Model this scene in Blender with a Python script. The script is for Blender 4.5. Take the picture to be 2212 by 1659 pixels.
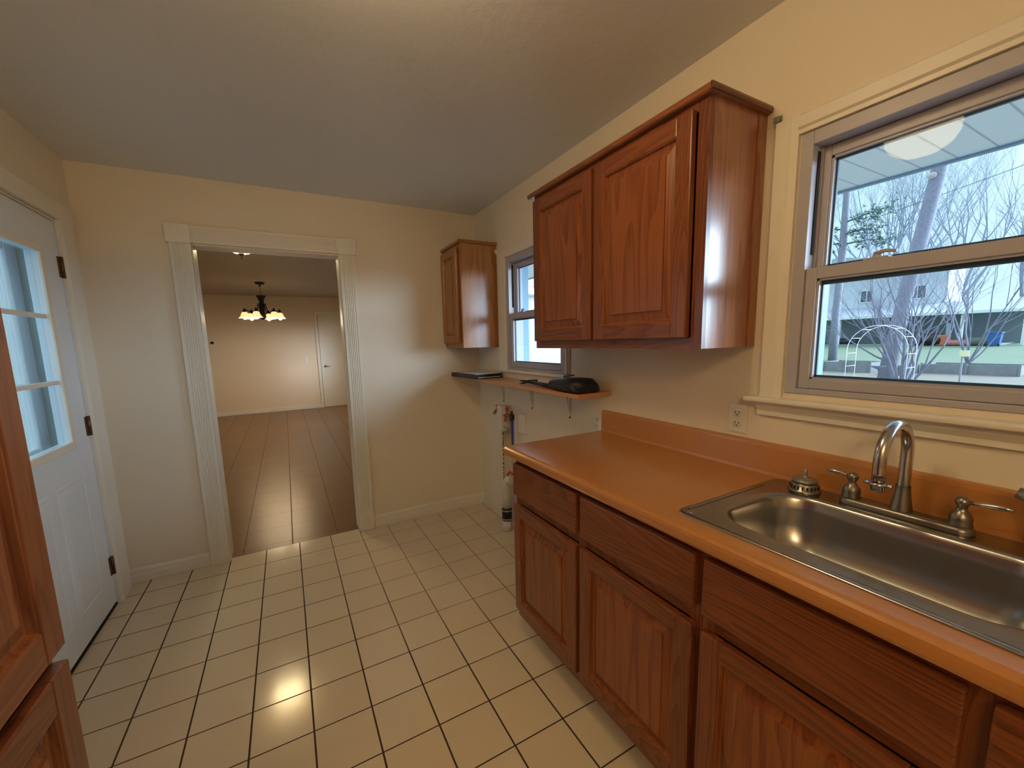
import bpy, bmesh, math, random
from mathutils import Vector, Matrix

# ------------------------------------------------------------------ clean
for o in list(bpy.data.objects): bpy.data.objects.remove(o)
SC = bpy.context.scene
COL = SC.collection
random.seed(7)
PI = math.pi

# ------------------------------------------------------------------ camera
cam_d = bpy.data.cameras.new('camera'); CAM = bpy.data.objects.new('camera', cam_d); COL.objects.link(CAM)
yaw, pit, rol = 0.49128, -0.13810, -0.025517
fw = Vector((math.sin(yaw)*math.cos(pit), math.cos(yaw)*math.cos(pit), math.sin(pit)))
rt = Vector((math.cos(yaw), -math.sin(yaw), 0)); up = rt.cross(fw)
r2 = rt*math.cos(rol)+up*math.sin(rol); u2 = up*math.cos(rol)-rt*math.sin(rol)
m = Matrix((r2, u2, -fw)).transposed().to_4x4(); m.translation = Vector((0.43842, -2.93559, 1.40627))
CAM.matrix_world = m
cam_d.sensor_width = 36; cam_d.sensor_fit = 'HORIZONTAL'
cam_d.lens = 869.465*36/2212; cam_d.shift_x = 19.15/2212; cam_d.shift_y = 29.49/2212
cam_d.clip_start = .02; cam_d.clip_end = 600
SC.camera = CAM

# ------------------------------------------------------------------ world (overcast sky)
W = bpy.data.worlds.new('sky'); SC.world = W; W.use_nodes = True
nt = W.node_tree; nt.nodes.clear()
tc = nt.nodes.new('ShaderNodeTexCoord'); sp = nt.nodes.new('ShaderNodeSeparateXYZ')
ra = nt.nodes.new('ShaderNodeValToRGB'); bg = nt.nodes.new('ShaderNodeBackground'); ou = nt.nodes.new('ShaderNodeOutputWorld')
nz = nt.nodes.new('ShaderNodeTexNoise'); nz.inputs['Scale'].default_value = 2.2; nz.inputs['Detail'].default_value = 4
mx = nt.nodes.new('ShaderNodeMath'); mx.operation = 'MULTIPLY_ADD'; mx.inputs[1].default_value = .12
nt.links.new(tc.outputs['Generated'], sp.inputs[0]); nt.links.new(tc.outputs['Generated'], nz.inputs['Vector'])
nt.links.new(nz.outputs[0], mx.inputs[0]); nt.links.new(sp.outputs[2], mx.inputs[2])
nt.links.new(mx.outputs[0], ra.inputs[0]); nt.links.new(bg.outputs[0], ou.inputs[0])
# bright sky patch added out of view, to throw daylight through the windows
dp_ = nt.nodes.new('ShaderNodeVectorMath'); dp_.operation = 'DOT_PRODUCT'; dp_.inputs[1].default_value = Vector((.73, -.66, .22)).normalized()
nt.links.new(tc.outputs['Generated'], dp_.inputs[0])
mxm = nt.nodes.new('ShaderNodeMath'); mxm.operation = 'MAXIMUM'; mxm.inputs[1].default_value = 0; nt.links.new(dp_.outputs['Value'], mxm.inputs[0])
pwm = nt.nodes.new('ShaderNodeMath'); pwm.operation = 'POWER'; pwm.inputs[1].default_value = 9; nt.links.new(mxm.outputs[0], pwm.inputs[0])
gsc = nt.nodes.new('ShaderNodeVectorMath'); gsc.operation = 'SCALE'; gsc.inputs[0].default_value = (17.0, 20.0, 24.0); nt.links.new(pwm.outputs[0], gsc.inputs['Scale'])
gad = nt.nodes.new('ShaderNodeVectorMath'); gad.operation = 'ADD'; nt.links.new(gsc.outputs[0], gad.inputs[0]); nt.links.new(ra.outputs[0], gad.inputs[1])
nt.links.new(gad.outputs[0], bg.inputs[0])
e = ra.color_ramp.elements
e[0].position = 0.0; e[0].color = (.56, .80, .98, 1)
e[1].position = 0.36; e[1].color = (.72, .98, 1.0, 1)
n = e.new(1.0); n.color = (1.7, 2.05, 2.4, 1)
bg.inputs[1].default_value = 1.05

# ------------------------------------------------------------------ view
vs = SC.view_settings
vs.view_transform = 'Standard'; vs.look = 'None'; vs.gamma = 1; vs.use_curve_mapping = False
vs.exposure = 0.12

# strengths of the real lamps and added rear fill (used by the lamp builders)
KITCHEN_LAMP = 23.0
REAR_FILL = 38.0  # fill lamp added behind the camera to even out the light
CHANDELIER = 24.0
BOWL_LAMP = 36.0

# ------------------------------------------------------------------ node helpers
def newmat(name):
    mt = bpy.data.materials.new(name); mt.use_nodes = True
    t = mt.node_tree; b = t.nodes['Principled BSDF']
    return mt, t, b
def nd(t, typ, **kw):
    n = t.nodes.new(typ)
    for k, v in kw.items():
        if k in n.inputs: n.inputs[k].default_value = v
        else: setattr(n, k, v)
    return n
def lk(t, a, b): t.links.new(a, b)
def simple(name, col, rough=.5, metal=0, spec=.5, coat=0, var=.06, vscale=8, bump=0, bscale=60):
    mt, t, b = newmat(name)
    b.inputs['Roughness'].default_value = rough; b.inputs['Metallic'].default_value = metal
    b.inputs['Specular IOR Level'].default_value = spec
    b.inputs['Coat Weight'].default_value = coat; b.inputs['Coat Roughness'].default_value = .15
    tc = nd(t, 'ShaderNodeTexCoord')
    n = nd(t, 'ShaderNodeTexNoise', Scale=vscale, Detail=3.0); lk(t, tc.outputs['Object'], n.inputs['Vector'])
    r = nd(t, 'ShaderNodeMapRange'); r.inputs[3].default_value = 1-var; r.inputs[4].default_value = 1+var
    lk(t, n.outputs[0], r.inputs[0])
    mm = nd(t, 'ShaderNodeVectorMath', operation='SCALE'); mm.inputs[0].default_value = col[:3]
    lk(t, r.outputs[0], mm.inputs['Scale']); lk(t, mm.outputs[0], b.inputs['Base Color'])
    if bump:
        n2 = nd(t, 'ShaderNodeTexNoise', Scale=bscale, Detail=4.0); lk(t, tc.outputs['Object'], n2.inputs['Vector'])
        bp = nd(t, 'ShaderNodeBump', Strength=bump, Distance=.004); lk(t, n2.outputs[0], bp.inputs['Height'])
        lk(t, bp.outputs[0], b.inputs['Normal'])
    return mt
def emis(name, col, s):
    mt, t, b = newmat(name)
    b.inputs['Base Color'].default_value = (*col, 1); b.inputs['Roughness'].default_value = .3
    b.inputs['Emission Color'].default_value = (*col, 1); b.inputs['Emission Strength'].default_value = s
    return mt
def glass(name, tint=(.93, .97, .98), refl=1.0):
    mt, t, b = newmat(name); t.nodes.remove(b)
    out = t.nodes['Material Output']
    tr = nd(t, 'ShaderNodeBsdfTransparent'); tr.inputs[0].default_value = (*tint, 1)
    gl = nd(t, 'ShaderNodeBsdfGlossy', Roughness=.01)
    g = nd(t, 'ShaderNodeNewGeometry'); dt = nd(t, 'ShaderNodeVectorMath', operation='DOT_PRODUCT')
    lk(t, g.outputs['Normal'], dt.inputs[0]); lk(t, g.outputs['Incoming'], dt.inputs[1])
    ab = nd(t, 'ShaderNodeMath', operation='ABSOLUTE'); lk(t, dt.outputs['Value'], ab.inputs[0])
    iv = nd(t, 'ShaderNodeMath', operation='SUBTRACT'); iv.inputs[0].default_value = 1; lk(t, ab.outputs[0], iv.inputs[1])
    pw = nd(t, 'ShaderNodeMath', operation='POWER'); pw.inputs[1].default_value = 5; lk(t, iv.outputs[0], pw.inputs[0])
    mu = nd(t, 'ShaderNodeMath', operation='MULTIPLY_ADD'); mu.inputs[1].default_value = .95*refl; mu.inputs[2].default_value = .009*refl; lk(t, pw.outputs[0], mu.inputs[0])
    mi = nd(t, 'ShaderNodeMixShader'); lk(t, mu.outputs[0], mi.inputs[0]); lk(t, tr.outputs[0], mi.inputs[1]); lk(t, gl.outputs[0], mi.inputs[2])
    lk(t, mi.outputs[0], out.inputs[0])
    return mt
def oak(name, axis, light, mid, dark, rough=.33, coat=.35, ring=26, contrast=1.0, across=0):
    """oak boards; axis = direction of the grain (0 x, 1 y, 2 z)"""
    mt, t, b = newmat(name)
    tc = nd(t, 'ShaderNodeTexCoord'); oi = nd(t, 'ShaderNodeObjectInfo')
    off = nd(t, 'ShaderNodeVectorMath', operation='SCALE'); off.inputs[0].default_value = (3.1, 5.7, 9.3)
    lk(t, oi.outputs['Random'], off.inputs['Scale'])
    ad = nd(t, 'ShaderNodeVectorMath', operation='ADD'); lk(t, tc.outputs['Object'], ad.inputs[0]); lk(t, off.outputs[0], ad.inputs[1])
    s = [1.0, 1.0, 1.0]; s[axis] = .085
    mp = nd(t, 'ShaderNodeMapping'); mp.inputs['Scale'].default_value = s; lk(t, ad.outputs[0], mp.inputs[0])
    n1 = nd(t, 'ShaderNodeTexNoise', Scale=5.5, Detail=2.0); lk(t, mp.outputs[0], n1.inputs['Vector'])
    wv = nd(t, 'ShaderNodeMath', operation='MULTIPLY'); wv.inputs[1].default_value = ring; lk(t, n1.outputs[0], wv.inputs[0])
    fr = nd(t, 'ShaderNodeMath', operation='FRACT'); lk(t, wv.outputs[0], fr.inputs[0])
    rmp = nd(t, 'ShaderNodeValToRGB'); lk(t, fr.outputs[0], rmp.inputs[0])
    el = rmp.color_ramp.elements
    el[0].position = 0; el[0].color = (0, 0, 0, 1); el[1].position = .55; el[1].color = (.75, .75, .75, 1)
    x = el.new(.92); x.color = (1, 1, 1, 1); x = el.new(1.0); x.color = (0, 0, 0, 1)
    s2 = [260.0, 260.0, 260.0]; s2[axis] = 7.0
    mp2 = nd(t, 'ShaderNodeMapping'); mp2.inputs['Scale'].default_value = s2; lk(t, ad.outputs[0], mp2.inputs[0])
    n2 = nd(t, 'ShaderNodeTexNoise', Scale=1.0, Detail=2.0); lk(t, mp2.outputs[0], n2.inputs['Vector'])
    n3 = nd(t, 'ShaderNodeTexNoise', Scale=2.4, Detail=2.0); lk(t, mp.outputs[0], n3.inputs['Vector'])
    a = nd(t, 'ShaderNodeMath', operation='MULTIPLY'); a.inputs[1].default_value = .30*contrast; lk(t, rmp.outputs[0], a.inputs[0])
    c = nd(t, 'ShaderNodeMath', operation='MULTIPLY_ADD'); c.inputs[1].default_value = .65*contrast; lk(t, n2.outputs[0], c.inputs[0]); lk(t, a.outputs[0], c.inputs[2])
    d = nd(t, 'ShaderNodeMath', operation='MULTIPLY_ADD'); d.inputs[1].default_value = .5; lk(t, n3.outputs[0], d.inputs[0]); lk(t, c.outputs[0], d.inputs[2])
    cr = nd(t, 'ShaderNodeValToRGB'); lk(t, d.outputs[0], cr.inputs[0])
    ce = cr.color_ramp.elements
    ce[0].position = .30; ce[0].color = (*dark, 1); ce[1].position = .95; ce[1].color = (*light, 1)
    q = ce.new(.6); q.color = (*mid, 1)
    lk(t, cr.outputs[0], b.inputs['Base Color'])
    b.inputs['Roughness'].default_value = rough; b.inputs['Coat Weight'].default_value = coat; b.inputs['Coat Roughness'].default_value = .2
    b.inputs['Specular IOR Level'].default_value = .4
    bp = nd(t, 'ShaderNodeBump', Strength=.12, Distance=.001); lk(t, n2.outputs[0], bp.inputs['Height']); lk(t, bp.outputs[0], b.inputs['Normal'])
    return mt

# ------------------------------------------------------------------ materials
T = .206
def tile_mat(name, p, ox, oy, gw, tile_a, tile_b, grout_a, grout_b, rough, groutfade=None, bumpd=.0015, gwy=None):
    mt, t, b = newmat(name)
    g = nd(t, 'ShaderNodeNewGeometry'); s = nd(t, 'ShaderNodeSeparateXYZ'); lk(t, g.outputs['Position'], s.inputs[0])
    def ax(o, off, w):
        a = nd(t, 'ShaderNodeMath', operation='SUBTRACT'); lk(t, o, a.inputs[0]); a.inputs[1].default_value = off
        d = nd(t, 'ShaderNodeMath', operation='DIVIDE'); lk(t, a.outputs[0], d.inputs[0]); d.inputs[1].default_value = p
        h = nd(t, 'ShaderNodeMath', operation='ADD'); lk(t, d.outputs[0], h.inputs[0]); h.inputs[1].default_value = .5
        f = nd(t, 'ShaderNodeMath', operation='FRACT'); lk(t, h.outputs[0], f.inputs[0])
        c = nd(t, 'ShaderNodeMath', operation='SUBTRACT'); lk(t, f.outputs[0], c.inputs[0]); c.inputs[1].default_value = .5
        ab = nd(t, 'ShaderNodeMath', operation='ABSOLUTE'); lk(t, c.outputs[0], ab.inputs[0])
        mr = nd(t, 'ShaderNodeMapRange'); lk(t, ab.outputs[0], mr.inputs[0])
        mr.inputs[1].default_value = w/p*.5; mr.inputs[2].default_value = w/p*.5+.004; mr.inputs[3].default_value = 1; mr.inputs[4].default_value = 0
        fl = nd(t, 'ShaderNodeMath', operation='FLOOR'); lk(t, d.outputs[0], fl.inputs[0])
        return mr.outputs[0], fl.outputs[0]
    gx, fx = ax(s.outputs[0], ox, gw); gy, fy = ax(s.outputs[1], oy, gwy or gw)
    mxx = nd(t, 'ShaderNodeMath', operation='MAXIMUM'); lk(t, gx, mxx.inputs[0]); lk(t, gy, mxx.inputs[1])
    cm = nd(t, 'ShaderNodeCombineXYZ'); lk(t, fx, cm.inputs[0]); lk(t, fy, cm.inputs[1])
    wn = nd(t, 'ShaderNodeTexWhiteNoise'); lk(t, cm.outputs[0], wn.inputs['Vector'])
    n1 = nd(t, 'ShaderNodeTexNoise', Scale=3.0, Detail=5.0); lk(t, g.outputs['Position'], n1.inputs['Vector'])
    n1.inputs['Roughness'].default_value = .62
    av = nd(t, 'ShaderNodeMath', operation='MULTIPLY_ADD'); av.inputs[1].default_value = .35; lk(t, wn.outputs['Value'], av.inputs[0])
    h2 = nd(t, 'ShaderNodeMath', operation='MULTIPLY'); h2.inputs[1].default_value = .65; lk(t, n1.outputs[0], h2.inputs[0]); lk(t, h2.outputs[0], av.inputs[2])
    tm = nd(t, 'ShaderNodeMix', data_type='RGBA'); lk(t, av.outputs[0], tm.inputs[0]); tm.inputs[6].default_value = (*tile_a, 1); tm.inputs[7].default_value = (*tile_b, 1)
    gm = nd(t, 'ShaderNodeMix', data_type='RGBA'); gm.inputs[6].default_value = (*grout_a, 1); gm.inputs[7].default_value = (*grout_b, 1)
    if groutfade:
        # clean pale grout in the corner nobody walks in, dark worn grout elsewhere
        vd = nd(t, 'ShaderNodeVectorMath', operation='DISTANCE'); lk(t, g.outputs['Position'], vd.inputs[0]); vd.inputs[1].default_value = groutfade[0]
        nn = nd(t, 'ShaderNodeTexNoise', Scale=4.0, Detail=3.0); lk(t, g.outputs['Position'], nn.inputs['Vector'])
        sb = nd(t, 'ShaderNodeMath', operation='MULTIPLY_ADD'); sb.inputs[1].default_value = .7; lk(t, nn.outputs[0], sb.inputs[0]); lk(t, vd.outputs['Value'], sb.inputs[2])
        mr = nd(t, 'ShaderNodeMapRange'); lk(t, sb.outputs[0], mr.inputs[0]); mr.inputs[1].default_value = groutfade[1]; mr.inputs[2].default_value = groutfade[2]
        lk(t, mr.outputs[0], gm.inputs[0])
    else:
        nn = nd(t, 'ShaderNodeTexNoise', Scale=5.0, Detail=3.0); lk(t, g.outputs['Position'], nn.inputs['Vector']); lk(t, nn.outputs[0], gm.inputs[0])
    fm = nd(t, 'ShaderNodeMix', data_type='RGBA'); lk(t, mxx.outputs[0], fm.inputs[0]); lk(t, tm.outputs[2], fm.inputs[6]); lk(t, gm.outputs[2], fm.inputs[7])
    lk(t, fm.outputs[2], b.inputs['Base Color'])
    rr = nd(t, 'ShaderNodeMapRange'); lk(t, mxx.outputs[0], rr.inputs[0]); rr.inputs[3].default_value = rough; rr.inputs[4].default_value = .85
    lk(t, rr.outputs[0], b.inputs['Roughness'])
    iv = nd(t, 'ShaderNodeMath', operation='SUBTRACT'); iv.inputs[0].default_value = 1; lk(t, mxx.outputs[0], iv.inputs[1])
    n4 = nd(t, 'ShaderNodeTexNoise', Scale=14.0, Detail=2.0); lk(t, g.outputs['Position'], n4.inputs['Vector'])
    h4 = nd(t, 'ShaderNodeMath', operation='MULTIPLY_ADD'); h4.inputs[1].default_value = .25; lk(t, n4.outputs[0], h4.inputs[0]); lk(t, iv.outputs[0], h4.inputs[2])
    bp = nd(t, 'ShaderNodeBump', Strength=.35, Distance=bumpd); lk(t, h4.outputs[0], bp.inputs['Height']); lk(t, bp.outputs[0], b.inputs['Normal'])
    return mt

def wall_paint(name, col, rough, bump, scale, var=.03):
    return simple(name, col, rough, var=var, vscale=1.5, bump=bump, bscale=scale, spec=.35)

M = {}
M['tile'] = tile_mat('kitchen_tile', T, 0, 0, .0056, (.78, .67, .50), (.68, .57, .42), (.34, .26, .17), (.055, .032, .018), .13, ((1.75, -.25, 0), 1.15, 1.75), gwy=.0042)
M['tile2'] = tile_mat('dining_tile', .3045, .064, .27, .004, (.23, .125, .045), (.165, .085, .03), (.16, .10, .055), (.07, .042, .024), .3, gwy=.0022)
M['wall'] = wall_paint('wall_paint', (.82, .735, .60), .5, .08, 55)
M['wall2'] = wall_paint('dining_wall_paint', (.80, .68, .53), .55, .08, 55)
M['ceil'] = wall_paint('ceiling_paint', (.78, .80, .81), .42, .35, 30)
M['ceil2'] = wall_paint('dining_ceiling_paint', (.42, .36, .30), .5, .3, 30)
M['trim'] = simple('trim_paint', (.82, .78, .69), .35, var=.03, spec=.45)
M['doorw'] = simple('door_paint', (.78, .84, .90), .38, var=.03)
M['vinyl'] = simple('vinyl', (.44, .43, .49), .35, var=.02)
M['vinyl_out'] = simple('exterior_vinyl', (.20, .37, .52), .5, var=.03)
OL, OM, OD = (.31, .100, .030), (.195, .052, .015), (.065, .015, .005)
for i, a in enumerate('xyz'):
    M['oak'+a] = oak('oak_'+a, i, OL, OM, OD, contrast=.75, ring=34)
    M['oakp'+a] = oak('oak_panel_'+a, i, (.30, .092, .026), (.185, .046, .013), (.050, .011, .004), ring=15, contrast=1.1)
M['oakside'] = oak('oak_side', 2, (.38, .15, .065), (.27, .09, .036), (.12, .038, .016), rough=.24, coat=.7, ring=12, contrast=.9)
M['oaksmall'] = oak('oak_birch_side', 2, (.52, .26, .105), (.40, .18, .066), (.22, .088, .030), rough=.25, coat=.5, ring=9, contrast=.8)
M['oakmz'] = oak('oak_small_z', 2, (.42, .175, .058), (.30, .115, .035), (.15, .05, .016))
M['oakmy'] = oak('oak_small_y', 1, (.42, .175, .058), (.30, .115, .035), (.15, .05, .016))
M['crown'] = oak('oak_crown_y', 1, (.30, .10, .035), (.20, .062, .022), (.09, .026, .01), ring=14)
M['crownx'] = oak('oak_crown_x', 0, (.20, .065, .026), (.13, .04, .016), (.06, .018, .008), ring=14)  # darker copy of the crown oak, shade of the return put into it
M['kick'] = simple('toe_kick_board', (.10, .035, .013), .6)
M['laminate'] = simple('counter_laminate', (.50, .215, .062), .24, var=.05, vscale=30, spec=.5, coat=.5, bump=.05, bscale=400)
M['shelf'] = simple('shelf_laminate', (.60, .29, .13), .3, var=.05, vscale=30)
M['steel'] = None
M['chrome'] = simple('brushed_chrome', (.55, .55, .56), .2, metal=1, var=.03)
M['pewter'] = simple('pewter', (.30, .28, .25), .32, metal=1, var=.05)
M['white_plastic'] = simple('white_plastic', (.80, .77, .72), .35, var=.02)
M['black_plastic'] = simple('black_plastic', (.012, .012, .014), .4)
M['slot'] = simple('dark_slot', (.01, .01, .01), .8)
M['bronze'] = simple('dark_bronze', (.02, .014, .010), .45, metal=.6)
M['hinge'] = simple('hinge_brass', (.16, .09, .05), .4, metal=.8)
M['copper'] = simple('copper_valve', (.42, .17, .09), .4, metal=.7)
M['blue'] = simple('blue_hose_plastic', (.015, .05, .38), .4)
M['red'] = simple('red_plastic', (.55, .04, .03), .4)
M['pvc'] = simple('white_pvc', (.72, .70, .66), .35, var=.04)
M['grey_metal'] = simple('grey_metal', (.35, .35, .35), .35, metal=.8)
M['paper'] = simple('paper', (.80, .80, .80), .6)
M['leather'] = simple('black_vinyl_cover', (.010, .010, .014), .45, bump=.2, bscale=200)
M['fabric'] = simple('black_pouch_fabric', (.008, .009, .018), .5, bump=.2, bscale=200)
M['glass'] = glass('window_glass', (.90, .96, .985), 1.0)
M['siding'] = None; M['spacer'] = simple('dark_glass_spacer', (.05, .08, .12), .5)
M['bark'] = simple('hazy_pine_bark', (.25, .255, .33), .9, var=.35, vscale=12, bump=.8, bscale=18)  # bluish outdoor haze put into the bark colour
M['twig'] = simple('hazy_twig', (.22, .22, .29), .9, var=.2)  # haze blended into the twig colour
M['twigfar'] = simple('hazy_twig_far', (.30, .34, .43), .9, var=.2)  # paler and bluer, haze over distance put into the colour
M['needle'] = simple('pine_needles', (.055, .14, .12), .8, var=.3)
M['white_out'] = simple('exterior_white_paint', (.80, .82, .84), .6, var=.03)
M['hroof'] = simple('neighbour_shingles', (.40, .43, .50), .9, var=.25, vscale=3)
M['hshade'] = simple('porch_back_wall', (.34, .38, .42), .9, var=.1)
M['hsid'] = None
M['dark_glass'] = simple('dark_window_pane', (.05, .07, .08), .1)
M['bin'] = simple('blue_bin_plastic', (.04, .13, .40), .5)
M['concrete'] = simple('weathered_concrete', (.28, .31, .34), .9, var=.2)
M['plank'] = simple('weathered_plank', (.24, .25, .27), .9, var=.25, vscale=5)
M['sign'] = simple('pale_yellow_tag', (.80, .76, .48), .6)
M['wire'] = simple('wire_black', (.06, .06, .08), .7)
M['soffit'] = None

def steel():
    mt, t, b = newmat('brushed_steel')
    tc = nd(t, 'ShaderNodeTexCoord'); mp = nd(t, 'ShaderNodeMapping'); mp.inputs['Scale'].default_value = (400, 14, 60); lk(t, tc.outputs['Object'], mp.inputs[0])
    n = nd(t, 'ShaderNodeTexNoise', Scale=1.0, Detail=2.0); lk(t, mp.outputs[0], n.inputs['Vector'])
    b.inputs['Base Color'].default_value = (.40, .395, .39, 1); b.inputs['Metallic'].default_value = 1
    r = nd(t, 'ShaderNodeMapRange'); r.inputs[3].default_value = .23; r.inputs[4].default_value = .232; lk(t, n.outputs[0], r.inputs[0]); lk(t, r.outputs[0], b.inputs['Roughness'])
    return mt
M['steel'] = steel()
def lap(name, col, p, off=0, depth=.012):
    """horizontal lap siding: courses of height p, with a real bump"""
    mt, t, b = newmat(name)
    g = nd(t, 'ShaderNodeNewGeometry'); s = nd(t, 'ShaderNodeSeparateXYZ'); lk(t, g.outputs['Position'], s.inputs[0])
    a = nd(t, 'ShaderNodeMath', operation='DIVIDE'); lk(t, s.outputs[2], a.inputs[0]); a.inputs[1].default_value = p
    f = nd(t, 'ShaderNodeMath', operation='FRACT'); lk(t, a.outputs[0], f.inputs[0])
    cr = nd(t, 'ShaderNodeValToRGB'); lk(t, f.outputs[0], cr.inputs[0]); el = cr.color_ramp.elements
    el[0].position = 0; el[0].color = (col[0]*.55, col[1]*.55, col[2]*.6, 1); el[1].position = .10; el[1].color = (*col, 1)
    lk(t, cr.outputs[0], b.inputs['Base Color']); b.inputs['Roughness'].default_value = .6
    bp = nd(t, 'ShaderNodeBump', Strength=.6, Distance=depth, invert=True); lk(t, f.outputs[0], bp.inputs['Height']); lk(t, bp.outputs[0], b.inputs['Normal'])
    return mt
M['siding'] = lap('white_lap_siding', (.50, .56, .58), .20)
M['hsid'] = lap('neighbour_siding', (.62, .66, .72), .25)
def soffit():
    mt, t, b = newmat('vinyl_soffit')
    g = nd(t, 'ShaderNodeNewGeometry'); s = nd(t, 'ShaderNodeSeparateXYZ'); lk(t, g.outputs['Position'], s.inputs[0])
    a = nd(t, 'ShaderNodeMath', operation='DIVIDE'); lk(t, s.outputs[1], a.inputs[0]); a.inputs[1].default_value = .127
    f = nd(t, 'ShaderNodeMath', operation='FRACT'); lk(t, a.outputs[0], f.inputs[0])
    cr = nd(t, 'ShaderNodeValToRGB'); lk(t, f.outputs[0], cr.inputs[0]); el = cr.color_ramp.elements
    el[0].position = 0; el[0].color = (.22, .26, .27, 1); el[1].position = .055; el[1].color = (.56, .62, .62, 1)
    x = el.new(.95); x.color = (.56, .62, .62, 1); x = el.new(1.0); x.color = (.34, .38, .39, 1)
    lk(t, cr.outputs[0], b.inputs['Base Color']); b.inputs['Roughness'].default_value = .5
    bp = nd(t, 'ShaderNodeBump', Strength=.5, Distance=.006); lk(t, cr.outputs[0], bp.inputs['Height']); lk(t, bp.outputs[0], b.inputs['Normal'])
    return mt
M['soffit'] = soffit()
def lawn():
    mt, t, b = newmat('winter_lawn')
    g = nd(t, 'ShaderNodeNewGeometry')
    n = nd(t, 'ShaderNodeTexNoise', Scale=.22, Detail=6.0); n.inputs['Roughness'].default_value = .7; lk(t, g.outputs['Position'], n.inputs['Vector'])
    n2 = nd(t, 'ShaderNodeTexNoise', Scale=9.0, Detail=4.0); lk(t, g.outputs['Position'], n2.inputs['Vector'])
    s = nd(t, 'ShaderNodeSeparateXYZ'); lk(t, g.outputs['Position'], s.inputs[0])
    mr = nd(t, 'ShaderNodeMapRange'); lk(t, s.outputs[0], mr.inputs[0]); mr.inputs[1].default_value = 26; mr.inputs[2].default_value = 31; mr.inputs[3].default_value = -.35; mr.inputs[4].default_value = .12
    a = nd(t, 'ShaderNodeMath', operation='MULTIPLY_ADD'); a.inputs[1].default_value = .3; lk(t, n2.outputs[0], a.inputs[0]); lk(t, n.outputs[0], a.inputs[2])
    a2 = nd(t, 'ShaderNodeMath', operation='ADD'); lk(t, a.outputs[0], a2.inputs[0]); lk(t, mr.outputs[0], a2.inputs[1])
    cr = nd(t, 'ShaderNodeValToRGB'); lk(t, a2.outputs[0], cr.inputs[0]); el = cr.color_ramp.elements
    el[0].position = .2; el[0].color = (.27, .22, .20, 1); el[1].position = .85; el[1].color = (.145, .20, .125, 1)
    x = el.new(.42); x.color = (.22, .20, .16, 1); x = el.new(.6); x.color = (.18, .21, .145, 1)
    lk(t, cr.outputs[0], b.inputs['Base Color']); b.inputs['Roughness'].default_value = .95
    return mt
M['lawn'] = lawn()

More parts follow.
